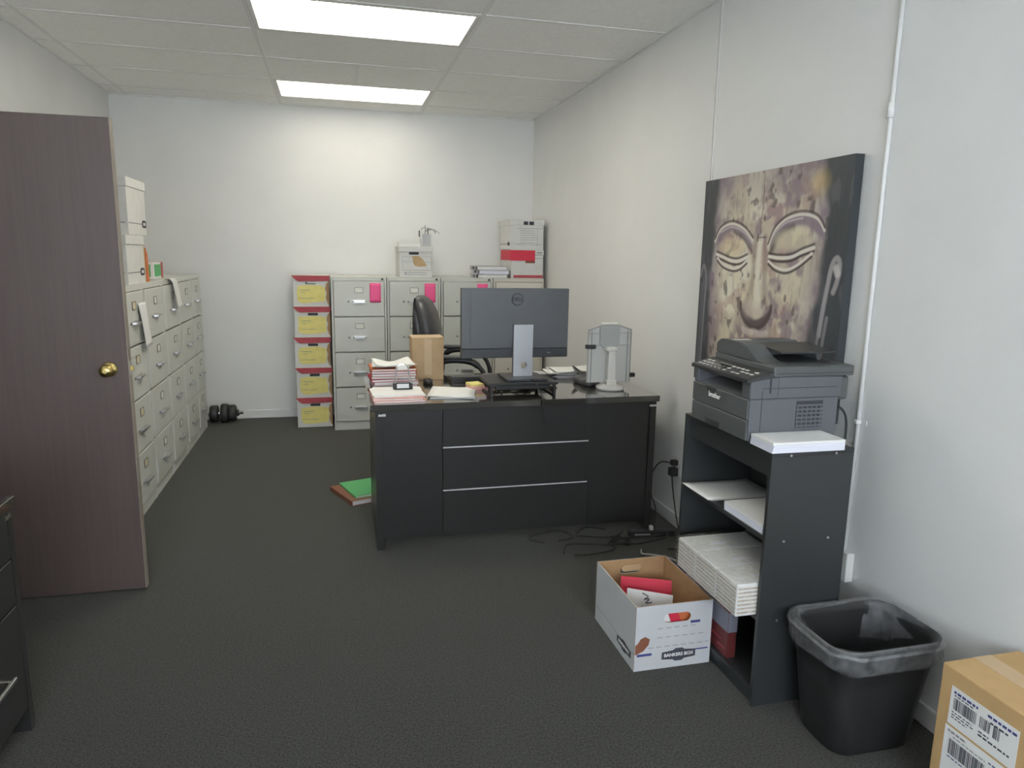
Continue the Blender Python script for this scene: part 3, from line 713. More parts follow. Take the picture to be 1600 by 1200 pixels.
r = B()
for q in ((x0,x1,zb+.145+.07,zb+.150+.07),(x0,x1,zb+.285,zb+.289)): r.box(q[0],q[1],yb-.006,yb,q[2],q[3])
for x in (x0,x0+.02,x1-.025,x1-.005): r.box(x,x+.005,yb-.006,yb,zb,zm-.01)
r.prism([(x0,zm),(x0,zm-.01),(x0+.085,zt-.01),(x0+.185,zt-.01),(x1,zm-.01),(x1,zm),(x0+.185,zt),(x0+.085,zt)], yb-.006, yb, 'y')
obj('rib', r, 'holderdark', t)
cz = Z0+.305
obj('hub_plate', B().prism([(bx+dx,cz+dz) for dx,dz in ((-.062,.058),(.062,.058),(.062,-.045),(.036,-.072),(-.036,-.072),(-.062,-.045))], yb-.012, yb-.0005, 'y', bev=.003), 'holderhub', t)
obj('top_grip', B().box(bx-.05,bx+.05,yb,yb+.022,zt-.001,zt+.010,.002), 'whiteplastic', t)
for a, zz in ((x0-.014,Z0+.245),(x1-.004,Z0+.075)): obj('side_clip', B().box(a,a+.034 if a > 1.6 else a+.06,yb-.014,yb+.012,zz-.012,zz+.012,.003), 'printerdark', t)
obj('ledge', B().box(x0+.01,x1-.01,yb+.008,yb+.03,zb,zb+.006), 'holder', t)

# ================================================================== OFFICE CHAIR (faces +x)
t = thing('office_chair', 'black office chair turned sideways behind the desk', 'chair', (0,0,0))
def cr(fn, n=20): return [fn(2*PI*k/n) for k in range(n)]
# backrest: padded slab curved in profile; local: chair faces +x, centre at origin
rings = []
for zz, hw, xf, xb in ((.60,.15,-.13,-.18),(.64,.19,-.115,-.20),(.75,.22,-.085,-.205),(.88,.235,-.075,-.215),(1.02,.24,-.085,-.225),(1.14,.225,-.115,-.24),(1.21,.19,-.15,-.25),(1.245,.14,-.185,-.25),(1.255,.08,-.205,-.245)):
    c_, h_ = (xf+xb)/2, abs(xf-xb)/2
    rings.append([(c_+h_*(abs(math.cos(a))**.7)*(1 if math.cos(a)>0 else -1), hw*(abs(math.sin(a))**.6)*(1 if math.sin(a)>0 else -1), zz) for a in [2*PI*k/24 for k in range(24)]])
obj('backrest', B().loft(rings), 'leather', t)
obj('back_shell', B().loft([[(p[0]*.0+(-.252 if p[0] < -.17 else -.2), p[1]*.9, p[2]) for p in r_] for r_ in rings[1:-1]]), 'blackplastic', t)
obj('seat', B().loft([[(.02+w_*.26*(abs(math.cos(a))**.6)*(1 if math.cos(a)>0 else -1), w_*.25*(abs(math.sin(a))**.6)*(1 if math.sin(a)>0 else -1), zz) for a in [2*PI*k/28 for k in range(28)]] for w_,zz in ((.85,.44),(.98,.455),(1,.49),(.97,.52),(.85,.535))]), 'leather', t)
obj('back_bracket', B().tube(smoothpts([(-.10,0,.435),(-.23,0,.45),(-.275,0,.55),(-.262,0,.75)],5), .018, 10), 'blackplastic', t)
for s_ in (-1, 1):
    a = obj('armrest', B().tube(smoothpts([(-.10,s_*.275,.70),(-.085,s_*.275,.80),(-.03,s_*.275,.845),(.08,s_*.275,.852),(.17,s_*.275,.83),(.235,s_*.275,.755),(.25,s_*.27,.65),(.20,s_*.255,.52),(.10,s_*.235,.455)],5), [.016+.006*(6 < i < 22) for i in range(41)], 10), 'blackplastic', t)
    obj('arm_pad', B().box(-.09,.15,s_*.275-.026,s_*.275+.026,.856,.884,.010,3), 'leather', a)
    obj('arm_strut', B().tube(smoothpts([(-.10,s_*.275,.72),(-.10,s_*.27,.60),(-.06,s_*.25,.455)],5), .014, 10), 'blackplastic', a)
obj('gas_lift', B().cyl((0,0,.11),(0,0,.44),.028,.024,16), 'steel', t)
obj('tilt_plate', B().box(-.11,.11,-.10,.10,.41,.44,.005), 'blackplastic', t)
obj('base_hub', B().lathe([(.045,0),(.05,.02),(.04,.06)], (0,0,.07), 18), 'blackplastic', t)
for k in range(5):
    a = 2*PI*k/5+.3; e_ = Vector((math.cos(a),math.sin(a),0))
    l = obj('base_arm', B().tube([e_*.03+Vector((0,0,.105)), e_*.28+Vector((0,0,.075))], [.026,.016], 8), 'blackplastic', t)
    pr = Vector((-e_.y,e_.x,0)); c_ = e_*.28+Vector((0,0,.026))
    obj('caster', B().cyl(c_-pr*.022, c_+pr*.022, .026, n=16).cyl(e_*.28+Vector((0,0,.03)), e_*.28+Vector((0,0,.08)), .008, n=8), 'rubber', l)
place(t, (.80, 4.88, 0), math.radians(-14))

# ================================================================== FOLDERS ON FLOOR
folder('reddish brown folder lying on carpet at left end of desk', .128, 4.50, .0005, .25, .36, .028, 'brown', 22)
folder('green folder on top of the brown one on carpet by desk', .165, 4.53, .0290, .235, .32, .012, 'green', 18)

# ================================================================== BLACK BOOKCASE
SX0, SX1, SY0, SY1, SH = 1.380, 1.695, 1.972, 2.572, .922
t = thing('bookcase', 'black open bookcase carrying the printer by right wall', 'bookcase', ((SX0+SX1)/2,(SY0+SY1)/2,0))
obj('side_panel', B().box(SX0,SX1,SY0,SY0+.016,0,SH-.016,.0008), 'shelf', t)
obj('side_panel', B().box(SX0,SX1,SY1-.016,SY1,0,SH-.016,.0008), 'shelf', t)
obj('top_panel', B().box(SX0,SX1,SY0,SY1,SH-.016,SH,.0008), 'shelf', t)
SL = [.062,.335,.628]
for z in SL: obj('shelf_board', B().box(SX0+.002,SX1-.004,SY0+.016,SY1-.016,z-.016,z,.0008), 'shelf', t)
obj('plinth', B().box(SX0+.012,SX0+.026,SY0+.016,SY1-.016,0,SL[0]-.016), 'shelf', t)
obj('back_panel', B().box(SX1-.004,SX1,SY0+.016,SY1-.016,.0,SH-.016), 'shelf', t)
obj('front_rail', B().box(SX0+.02,SX0+.034,SY0+.016,SY1-.016,SL[2]+.20,SH-.016), 'shelf', t)
for x in (1.452,1.625):
    for z in (.908,.608,.320): obj('screw_cap', B().cyl((x,SY0-.001,z),(x,SY0,z),.0045,n=10), 'silver', t)
# papers
def ream(lab, x0, x1, y0, y1, z, h, rz, m='paper'):
    t = thing('paper_stack', lab, 'papers', ((x0+x1)/2,(y0+y1)/2,z))
    c = ((x0+x1)/2,(y0+y1)/2,0); n = max(2,int(h/.008)); rnd = random.Random(int(z*1000))
    for k in range(n):
        q = .0015
        obj('paper_block', B().box(x0+rnd.uniform(-q,q),x1+rnd.uniform(-q,q),y0+rnd.uniform(-q,q),y1+rnd.uniform(-q,q),z+h*k/n,z+h*(k+1)/n-.0003,M=RZ(c,rz)), m if k == n-1 else 'paperblue', t)
ream('thick white paper stack on top of bookcase beside the printer', 1.372,1.640,1.955,2.088,SH+.0005,.036,-1)
tag(obj('paper_sheet', B().grid(sheetfn(1.52,2.44,.30,.215,0,SL[2]+.003,.003,.3), 8, 6, .0008).box(1.385,1.675,2.335,2.545,SL[2]+.0003,SL[2]+.0022), 'paper', loc=(1.52,2.44,SL[2])), 'flat sheaf of white paper at far end of the middle shelf', 'papers')
ream('thick white paper stack at near end of the middle shelf', 1.385,1.62,2.0,2.245,SL[2]+.0005,.034,0)
# shrink-wrapped bundle of flattened boxes
z0 = SL[1]+.0005
t = thing('wrapped_bundle', 'plastic wrapped bundle of flat white boxes on the lower shelf', 'bundle', (1.45,2.19,z0))
for k, (ya, yb_) in enumerate(((1.995,2.13),(2.132,2.28),(2.282,2.425))):
    bd = obj('box_block', B().box(1.305,1.60,ya,yb_,z0,z0+.118,.004), 'boxwhite', t)
    st = B()
    for i in range(7): st.box(1.3035,1.305,ya+.006,yb_-.006,z0+.012+.0145*i,z0+.016+.0145*i)
    if k == 0:
        for i in range(7): st.box(1.31,1.595,1.9935,1.995,z0+.012+.0145*i,z0+.018+.0145*i)
    obj('cardboard_edge', st, 'kraftgrey', bd)
    obj('printed_mark', B().box(1.40,1.46,ya+.05,ya+.065,z0+.118,z0+.1186).box(1.36,1.50,ya+.012,ya+.018,z0+.118,z0+.1186), 'paperblue', bd)
def wrapfn(u, v):
    # skin running along the front, over the top
    y = 1.992+.436*u; s = v
    wv = .003*math.sin(31*u+9*v)+.002*math.sin(57*v+13*u)
    if s < .4: return (1.2995-abs(wv), y, z0+.002+.118*s/.4)
    return (1.300+.31*(s-.4)/.6, y, z0+.1225+abs(wv)*.6)
obj('plastic_wrap', B().grid(wrapfn, 40, 30), 'wrap', t)
# red and white box on bottom shelf
z0 = SL[0]+.0005
t = thing('product_box', 'thin dark red and bluish box on bottom shelf behind the open file box', 'box', (1.47,2.22,z0))
obj('body', B().box(1.397,1.435,2.175,2.52,z0,z0+.185,.002), 'darkred', t)
obj('white_band', B().box(1.3955,1.397,2.177,2.518,z0+.105,z0+.182).box(1.398,1.434,2.1735,2.175,z0+.105,z0+.182), 'bluegrey', t)
obj('printed_line', B().box(1.3945,1.397,2.19,2.24,z0+.030,z0+.034).box(1.3945,1.397,2.22,2.29,z0+.055,z0+.059), 'redlid', t)

# ================================================================== PRINTER
PX0, PX1, PY0, PY1 = 1.362, 1.745, 2.100, 2.487
z0 = SH+.0005
t = thing('laser_printer', 'dark grey multifunction laser printer on top of the bookcase', 'printer', ((PX0+PX1)/2,(PY0+PY1)/2,z0))
body = B().box(PX0+.004,PX1-.03,PY0,PY1,z0+.004,z0+.150,.004,2)
body.box(PX0+.11,PX1-.02,PY0,PY1,z0+.150,z0+.225,.003); body.box(PX0+.002,PX0+.11,PY0,PY0+.055,z0+.150,z0+.225,.003); body.box(PX0+.002,PX0+.11,PY1-.03,PY1,z0+.150,z0+.225,.003)
body.box(PX0+.002,PX0+.11,PY0+.05,PY1-.03,z0+.210,z0+.225)
for a in (PY0+.03, PY1-.05):
    for x in (PX0+.03, PX1-.07): body.box(x,x+.03,a,a+.02,z0,z0+.005)
obj('body', body, 'printer_lit_side', t)
obj('rear_cover', B().box(PX1-.031,PX1+.02,PY0+.012,PY1-.012,z0+.135,z0+.222,.012,3), 'printer', t)
obj('output_tray', B().prism([(PX0+.004,z0+.151),(PX0+.108,z0+.151),(PX0+.108,z0+.176),(PX0+.03,z0+.158)], PY0+.056, PY1-.031, 'y'), 'silver', t)
obj('tray_interior', B().box(PX0+.104,PX0+.109,PY0+.056,PY1-.031,z0+.152,z0+.209), 'printerdark', t)
fc = obj('front_cover', B().box(PX0-.003,PX0+.004,PY0+.002,PY1-.002,z0+.078,z0+.150,.002), 'printer', t)
text('logo_text', 'brother', .026, 'paper', fc, Matrix.Translation((PX0-.0034,PY1-.165,z0+.122)) @ LEFTF)
obj('tray_notch', B().prism([(PY1-.18,z0+.150),(PY1-.10,z0+.150),(PY1-.11,z0+.135),(PY1-.17,z0+.135)], PX0-.0042, PX0-.003, 'x'), 'printerdark', fc)
cs = obj('paper_cassette', B().box(PX0-.003,PX0+.004,PY0+.002,PY1-.002,z0+.006,z0+.075,.002), 'printer', t)
obj('finger_recess', B().prism([(PY1-.21,z0+.008),(PY1-.11,z0+.008),(PY1-.11,z0+.030),(PY1-.21,z0+.030)], PX0-.0042, PX0-.003, 'x'), 'printerdark', cs)
cp = obj('control_panel', B().prism([(PX0-.014,z0+.206),(PX0+.115,z0+.226),(PX0+.115,z0+.244),(PX0+.07,z0+.241),(PX0-.014,z0+.220)], PY0-.002, PY1+.002, 'y', bev=.002), 'printerdark', t)
bt = B()
rnd = random.Random(2)
for r_ in range(3):
    for c_ in range(12):
        y = PY0+.03+c_*.029; x = PX0+.002+r_*.02; zz = z0+.2225+(x-PX0)*.25
        if rnd.random() < .75: bt.box(x,x+.010,y,y+.016,zz,zz+.004)
obj('buttons', bt, 'whiteplastic', cp)
obj('display', B().prism([(PX0+.004,z0+.2245),(PX0+.045,z0+.2350),(PX0+.045,z0+.2375),(PX0+.004,z0+.2270)], PY1-.19, PY1-.10, 'y'), 'screen', cp)
sc = obj('scanner_lid', B().box(PX0+.085,PX1+.022,PY0-.004,PY1+.002,z0+.2255,z0+.262,.006,2), 'printer', t)
obj('lid_seam', B().box(PX0+.10,PX1+.015,PY0-.0048,PY0-.003,z0+.236,z0+.239), 'printerdark', sc)
# document feeder: end cap, tower, input tray
ax0, ax1 = PX0+.085, PX1-.02
cap = [(PY0+.075,z0+.262),(PY1-.004,z0+.262),(PY1-.004,z0+.300),(PY1-.03,z0+.318),(PY1-.16,z0+.320),(PY1-.20,z0+.312),(PY0+.12,z0+.275)]
ad = obj('document_feeder', B().prism(cap, ax0, ax0+.085, 'x', bev=.004), 'printer', t)
obj('feeder_tower', B().prism([(PY1-.13,z0+.262),(PY1-.004,z0+.262),(PY1-.004,z0+.300),(PY1-.03,z0+.318),(PY1-.12,z0+.318)], ax0+.085, ax1, 'x', bev=.003), 'printer', ad)
obj('input_tray', B().prism([(PY0+.085,z0+.293),(PY1-.125,z0+.306),(PY1-.125,z0+.312),(PY0+.085,z0+.299)], ax0+.086, ax1+.03, 'x'), 'printerdark', ad)
obj('output_bed', B().box(ax0+.087,ax1-.02,PY0+.05,PY1-.131,z0+.262,z0+.266), 'printerdark', ad)
obj('end_wall', B().prism([(PY0+.12,z0+.262),(PY1-.131,z0+.262),(PY1-.131,z0+.312),(PY0+.14,z0+.300)], ax1-.018, ax1-.004, 'x'), 'printer', ad)
obj('feeder_label', B().box(ax0+.02,ax0+.09,PY1-.10,PY1-.075,z0+.3185,z0+.3205), 'whiteplastic', ad)
# side vents
vx0, vz0 = 1.548, z0+.045
vt = obj('vent_recess', B().box(vx0,vx0+.105,PY0-.0012,PY0,vz0,vz0+.095), 'printerdark', t)
sl = B()
for k in range(6): sl.box(vx0,vx0+.105,PY0-.003,PY0-.0012,vz0+.004+k*.0145,vz0+.010+k*.0145)
for k in range(6): sl.box(vx0+.003+k*.0185,vx0+.0075+k*.0185,PY0-.0026,PY0-.0012,vz0,vz0+.075)
obj('vent_slats', sl, 'printer_lit_side', vt)
obj('side_seam', B().box(PX0+.05,PX1-.04,PY0-.0008,PY0+.001,z0+.186,z0+.1885).box(PX0+.048,PX0+.050,PY0-.0008,PY0+.001,z0+.01,z0+.18).box(PX0+.075,PX0+.082,PY0-.0012,PY0+.001,z0+.17,z0+.222), 'printerdark', t)
tag(obj('printer_cord', B().tube(smoothpts([(1.722,2.135,1.03),(1.735,2.11,1.03),(1.745,2.09,1.0),(1.748,2.085,.93),(1.752,2.09,.80),(1.80,2.12,.55),(1.862,2.19,.407)],6), .004, 8), 'rubber', loc=(1.745,2.09,.8)), 'black power cord dropping behind the printer to the wall outlet', 'cable')

# ================================================================== PAINTING
def build_painting():
    Y0, Y1, Z0_, Z1_ = 3.41, 2.318, .915, 1.930
    NX, NZ = 400, 370
    u, v = np.meshgrid(np.linspace(0,1,NX), np.linspace(0,1,NZ), indexing='ij')
    rs = np.random.RandomState(4)
    def vnoise(nx, nz):
        g = rs.rand(nx+2, nz+2); x = u*nx; z = v*nz; i = x.astype(int); j = z.astype(int)
        fx = x-i; fz = z-j; fx = fx*fx*(3-2*fx); fz = fz*fz*(3-2*fz)
        return (g[i,j]*(1-fx)+g[i+1,j]*fx)*(1-fz)+(g[i,j+1]*(1-fx)+g[i+1,j+1]*fx)*fz
    def fbm(nx, nz, o=4): return sum(vnoise(nx*2**k, nz*2**k)*.5**k for k in range(o))/sum(.5**k for k in range(o))
    lin = lambda c: np.array(srgb(*c)[:3])
    ss = lambda a, b, x: (lambda t: t*t*(3-2*t))(np.clip((x-a)/(b-a), 0, 1))
    col = np.zeros(u.shape+(3,))
    def mix(a, c):
        nonlocal col
        col = col*(1-a[...,None]) + np.asarray(c)*a[...,None]
    n1, n2, n3, nv = fbm(5,4), fbm(14,10), fbm(40,34,2), fbm(60,9,3)
    # ground: dark slate, slightly streaked
    col[:] = lin((62,66,70)); mix(.5*nv, lin((84,88,92)))
    # face area
    fl = np.interp(v, [0,.15,.3,.45,.55,.65,.75,.9,1], [.13,.115,.105,.095,.085,.10,.105,.11,.13])
    fr = np.interp(v, [0,.15,.3,.42,.5,.6,.7,.85,1], [.80,.82,.84,.865,.88,.885,.89,.885,.85])
    wob = (n2-.5)*.05
    face = ss(-.012,.03,u-fl+wob)*ss(-.012,.03,fr-u+wob)
    skin = lin((214,204,182))*np.ones(col.shape)
    def smix(a, c):
        nonlocal skin
        skin = skin*(1-a[...,None]) + np.asarray(c)*a[...,None]
    smix(.80*ss(.46,.62,n1), lin((176,160,150))); smix(.85*ss(.50,.62,fbm(7,7)), lin((232,226,206)))
    smix(.80*ss(.54,.66,fbm(10,8)), lin((150,130,138))); smix(.6*ss(.55,.66,fbm(16,13)), lin((226,214,186)))
    smix(.5*ss(.58,.68,fbm(12,12)), lin((176,140,132)))
    edge = 1-ss(0,.15,np.minimum(u-fl, fr-u))
    smix(.72*edge*(.5+n2), lin((132,116,130)))
    smix(.65*ss(.78,1.0,v)*(.4+n1), lin((132,116,128)))
    smix(.30*ss(.58,.75,nv), lin((128,108,100))); smix(.75*ss(.62,.72,fbm(34,22,2))*ss(.45,.6,n2), lin((96,84,80)))
    col = col*(1-face[...,None]) + skin*face[...,None]
    def dist(pts):
        P = [np.array(p[:2]) for p in [(q.x,q.y) for q in smoothpts([(a,b,0) for a,b in pts],6)]]
        d = np.full(u.shape, 9.)
        for a, b in zip(P, P[1:]):
            ab = b-a; L = max(ab@ab,1e-9); tt = np.clip(((u-a[0])*ab[0]+(v-a[1])*ab[1])/L,0,1)
            d = np.minimum(d, np.hypot(u-a[0]-tt*ab[0], v-a[1]-tt*ab[1]))
        return d
    def stroke(pts, w, c, s=1., soft=.6): mix(s*(1-ss(w*(1-soft), w, dist(pts))), lin(c))
    def area(top, bot, c, s=1., soft=.012):
        T = [(q.x,q.y) for q in smoothpts([(a,b,0) for a,b in top],6)]; Bq = [(q.x,q.y) for q in smoothpts([(a,b,0) for a,b in bot],6)]
        t_ = np.interp(u, [p[0] for p in T],[p[1] for p in T]); b_ = np.interp(u,[p[0] for p in Bq],[p[1] for p in Bq])
        inside = ss(-soft,soft,t_-v)*ss(-soft,soft,v-b_)*ss(-soft,soft,u-max(T[0][0],Bq[0][0]))*ss(-soft,soft,min(T[-1][0],Bq[-1][0])-u)
        mix(s*inside, lin(c))
    DK, MV, LT = (74,62,62), (140,124,136), (232,226,216)
    # hollows between brow and lid
    bl = [(.118,.705),(.163,.762),(.255,.785),(.354,.757),(.425,.705)]; bli = [(.135,.675),(.21,.735),(.276,.744),(.35,.712),(.425,.65)]
    br = [(.535,.675),(.574,.745),(.648,.79),(.745,.803),(.829,.783),(.875,.735)]; bri = [(.555,.640),(.604,.715),(.69,.752),(.787,.748),(.875,.695)]
    area(bl, bli, MV, .9); area(br, bri, MV, .9)
    stroke([(a,b-.004) for a,b in bl], .008, LT, .85); stroke([(a,b-.004) for a,b in br], .008, LT, .85)
    stroke([(a,b+.010) for a,b in bl], .008, DK, .8); stroke([(a,b+.010) for a,b in br], .008, DK, .8)
    stroke([(a,b-.018) for a,b in br[:4]], .006, (214,206,206), .6); stroke([(a,b-.018) for a,b in bl[1:]], .006, (214,206,206), .6)
    stroke(bli[2:], .014, DK, .6, .9); stroke(bri[:3], .024, DK, .65, .9)
    # bulging lids and the closed eyes
    mix(.55*(1-ss(.5,1.,np.hypot((u-.265)/.13,(v-.675)/.055))), lin((224,206,172))); mix(.55*(1-ss(.5,1.,np.hypot((u-.69)/.15,(v-.70)/.06))), lin((226,216,184)))
    for up, lo in (([(.140,.640),(.20,.626),(.27,.610),(.33,.610),(.392,.628)], [(.150,.622),(.20,.592),(.28,.575),(.34,.583),(.392,.612)]),
                   ([(.548,.632),(.618,.626),(.694,.630),(.76,.652),(.825,.668)], [(.548,.612),(.60,.586),(.67,.577),(.74,.600),(.815,.645)])):
        stroke([(a,b+.013) for a,b in up], .008, DK, .85); stroke(up, .010, LT, .95)
        stroke([(a,b-.015) for a,b in up], .008, DK, .95); stroke(lo, .009, LT, .95); stroke([(a,b-.013) for a,b in lo], .008, DK, .9)
    # nose
    stroke([(.452,.715),(.447,.636),(.445,.53),(.42,.44),(.385,.40)], .030, (150,130,118), .55, .9)
    stroke([(.512,.715),(.522,.636),(.53,.53),(.545,.44),(.575,.40)], .026, (138,118,116), .5, .9)
    stroke([(.480,.71),(.478,.60),(.482,.48),(.486,.42)], .028, (232,226,212), .85, .8)
    area([(.372,.405),(.42,.372),(.48,.352),(.54,.372),(.588,.405)], [(.372,.385),(.415,.335),(.48,.312),(.545,.332),(.588,.385)], (98,82,86), .95, .01)
    stroke([(.370,.42),(.378,.372),(.42,.330),(.482,.312),(.54,.328),(.582,.372),(.590,.42)], .013, DK, .8)
    mix(.5*(1-ss(.02,.07,np.hypot(u-.43,(v-.405)))), lin((206,188,176))); mix(.6*(1-ss(.02,.06,np.hypot(u-.49,(v-.405)))), lin((226,216,202)))
    stroke([(.40,.30),(.44,.29),(.482,.296),(.53,.29),(.57,.30)], .02, (226,214,206), .6)
    area([(.34,.235),(.42,.262),(.48,.252),(.54,.262),(.62,.235)], [(.34,.23),(.42,.200),(.48,.192),(.54,.200),(.62,.23)], (150,118,116), .8); stroke([(.33,.233),(.42,.228),(.48,.222),(.54,.228),(.63,.233)], .008, DK, .9)
    # panel cracks
    stroke([(.478,.70),(.476,.80),(.482,.90),(.478,.99)], .004, (92,78,70), .6); stroke([(.462,.713),(.515,.714)], .004, (70,60,56), .8); stroke([(.464,.725),(.46,.700)], .008, (70,60,56), .8)
    # yellow bloom top right
    mix(.6*(1-ss(.01,.08,np.hypot(u-.825,v-.915)))*(.4+n2), lin((226,196,120)))
    # ears
    stroke([(.895,.33),(.905,.43),(.918,.52),(.932,.60),(.955,.628),(.972,.60),(.965,.54),(.95,.50)], .016, (182,176,178), .75)
    stroke([(.955,.59),(.965,.57)], .022, (214,208,206), .8); stroke([(.89,.16),(.888,.30),(.91,.44)], .011, (160,154,160), .7); stroke([(.918,.12),(.916,.27),(.93,.40)], .012, (150,146,150), .7)
    stroke([(.05,.10),(.055,.35),(.058,.52),(.03,.585),(.008,.53)], .012, (150,146,152), .6); stroke([(.03,.05),(.032,.30),(.03,.48)], .03, (104,100,108), .7, .9)
    mix(.35*ss(.55,.8,fbm(26,8,2))*(1-face), lin((120,116,122)))
    col = np.clip(col, 0, 1)
    t = thing('canvas_painting', 'large canvas painting of serene stone face with closed eyes on right wall', 'painting', (XR,(Y0+Y1)/2,Z0_))
    xf = XR-.042
    P = np.stack([np.full(u.shape,xf-XR), Y0+(Y1-Y0)*u-(Y0+Y1)/2, Z0_+(Z1_-Z0_)*v-Z0_], -1).reshape(-1,3)
    idx = np.arange(NX*NZ).reshape(NX,NZ)
    F = np.stack([idx[:-1,:-1],idx[1:,:-1],idx[1:,1:],idx[:-1,1:]],-1).reshape(-1,4)
    me = bpy.data.meshes.new('painted_face'); me.from_pydata(P.tolist(), [], F.tolist())
    at = me.color_attributes.new('paint','FLOAT_COLOR','POINT')
    at.data.foreach_set('color', np.concatenate([col.reshape(-1,3), np.ones((NX*NZ,1))],1).astype(np.float32).ravel())
    me.materials.append(MATS['canvas_paint'])
    o = bpy.data.objects.new('painted_face', me); C.objects.link(o); o.parent = t
    mat('canvas_edge', srgb(58,62,66), .6)
    obj('stretcher', B().box(xf+.0005, XR-.004, Y1, Y0, Z0_, Z1_, .002), 'canvas_edge', t)
build_painting()

# ================================================================== OPEN FILE BOX ON THE FLOOR
bx0, bx1, by0, by1, bh, w_ = 1.062, 1.377, 2.258, 2.672, .262, .005
t = thing('open_file_box', 'open white file box on carpet holding a red folder, beside bookcase', 'box', ((bx0+bx1)/2,(by0+by1)/2,0))
def wall2(nm, pts, a, b_, axis, hole=None, inner_first=False):
    mid = (a+b_)/2
    o = obj(nm, B().prism(pts, a, mid, axis, hole=hole), 'kraft' if inner_first else 'boxwhite2', t)
    obj('liner', B().prism(pts, mid, b_, axis, hole=hole), 'boxwhite2' if inner_first else 'kraft', o)
    return o
mat('boxwhite2', (.56,.57,.59,1), .7, var=.03, vscale=10)
rect = lambda a, b_, c, d_: [(a,c),(b_,c),(b_,d_),(a,d_)]
cxm = (bx0+bx1)/2+.012
fw = wall2('front_wall', rect(bx0,bx1,.001,bh), by0, by0+w_, 'y', stadium(cxm,.205,.112,.038,6))
bw = wall2('back_wall', rect(bx0,bx1,.001,bh), by1-w_, by1, 'y', stadium((bx0+bx1)/2-.005,.212,.092,.030,6), True)
lw = wall2('side_wall', rect(by0+w_,by1-w_,.001,bh), bx0, bx0+w_, 'x')
rw = wall2('side_wall', rect(by0+w_,by1-w_,.001,bh), bx1-w_, bx1, 'x', None, True)
obj('bottom', B().box(bx0+w_,bx1-w_,by0+w_,by1-w_,.001,.006), 'kraft', t)
obj('handle_flap', B().prism(stadium((bx0+bx1)/2-.005,.226,.090,.030,6), by1-w_-.010, by1-w_-.007, 'y'), 'kraftlight', bw)
fy = by0
b = B()
for zz, xa, xb in ((.165,bx0+.09,bx1-.06),(.128,bx0+.09,bx1-.02),(.090,bx0+.02,bx1-.01)):
    x = xa
    while x < xb: b.box(x,min(x+.022,xb),fy-.0006,fy,zz,zz+.0025); x += .034
obj('printed_line', b, 'inkgrey', fw)
obj('printed_mark', B().box(bx1-.09,bx1-.05,fy-.0006,fy,.176,.186).box(bx0+.01,bx0+.07,fy-.0006,fy,.060,.070).box(bx1-.085,bx1-.01,fy-.0006,fy,.062,.067), 'inkblue', fw)
lz, lx = .052, (bx0+bx1)/2+.055-.03
LOZ = lambda cx, cz, hw, hh: [(cx-hw,cz-hh*.55),(cx-hw*.35,cz-hh*.72),(cx-hw*.2,cz-hh),(cx+hw*.2,cz-hh),(cx+hw*.35,cz-hh*.72),(cx+hw,cz-hh*.55),(cx+hw,cz+hh*.55),(cx+hw*.35,cz+hh*.72),(cx+hw*.2,cz+hh),(cx-hw*.2,cz+hh),(cx-hw*.35,cz+hh*.72),(cx-hw,cz+hh*.55)]
obj('logo_patch', B().prism(LOZ(lx,lz,.070,.026), fy-.0008, fy, 'y'), 'ink', fw)
text('logo_text', 'BANKERS BOX', .0185, 'paper', fw, Matrix.Translation((lx,fy-.0010,lz)) @ FRONT)
obj('torn_patch', B().prism([(bx0+.002,.068),(bx0+.035,.082),(bx0+.055,.105),(bx0+.060,.128),(bx0+.040,.140),(bx0+.022,.132),(bx0+.012,.115),(bx0+.002,.108)], fy-.0008, fy, 'y'), 'brown', fw)
b = B().box(bx0-.0006,bx0,by0+.01,by1-.005,.066,.069)
obj('printed_line', b, 'inkgrey', lw)
obj('logo_patch', B().prism(LOZ(by0+.10,.050,.068,.022), bx0-.0008, bx0, 'x'), 'ink', lw)
text('logo_text', 'BANKERS BOX', .016, 'paper', lw, Matrix.Translation((bx0-.0010,by0+.10,.050)) @ LEFTF)
# contents
t = thing('red_folder', 'bright red folder inside the open file box', 'folder', (1.24,2.53,.0065))
Mr = Matrix.Translation((1.222,2.52,.0085)) @ Matrix.Rotation(math.radians(-24),4,'Z') @ Matrix.Rotation(math.radians(-12),4,'X')
obj('cover', B().box(-.105,.105,-.004,-.002,0,.205,M=Mr).box(-.105,.105,.006,.008,0,.215,M=Mr).box(-.105,.105,-.002,.006,0,.002,M=Mr), 'red', t)
obj('papers', B().box(-.10,.10,-.0015,.0055,.003,.20,M=Mr), 'paper', t)
t = thing('file_papers', 'white papers with handwritten mark leaning in the open file box', 'papers', (1.2,2.45,.0065))
Mp = Matrix.Translation((1.172,2.40,.0095)) @ Matrix.Rotation(math.radians(-33),4,'Z') @ Matrix.Rotation(math.radians(-20),4,'X')
obj('sheets', B().box(-.092,.092,0,.004,0,.215,M=Mp).box(-.088,.090,.005,.009,.0,.205,M=Mp), 'paper', t)
obj('handwriting', B().tube([Mp@Vector(q) for q in smoothpts([(-.03,-.0015,.205),(-.005,-.0015,.195),(-.02,-.0015,.182),(.0,-.0015,.186),(-.012,-.0015,.168),(.012,-.0015,.175)],4)], .002, 6).box(-.03,.02,-.0006,0,.150,.153,M=Mp), 'ink', t)
t = thing('hanging_files', 'red and white file tabs showing through the box hand hole', 'folder', (1.23,2.31,.0065))
obj('white_file', B().box(1.135,1.24,2.276,2.281,.0065,.224), 'paper', t)
obj('orange_file', B().box(1.20,1.33,2.284,2.288,.0065,.224), 'orange', t)
obj('red_file', B().prism([(1.16,.0065),(1.34,.0065),(1.265,.150),(1.235,.226),(1.195,.226),(1.225,.150)],2.270,2.273,'y'), 'red', t)

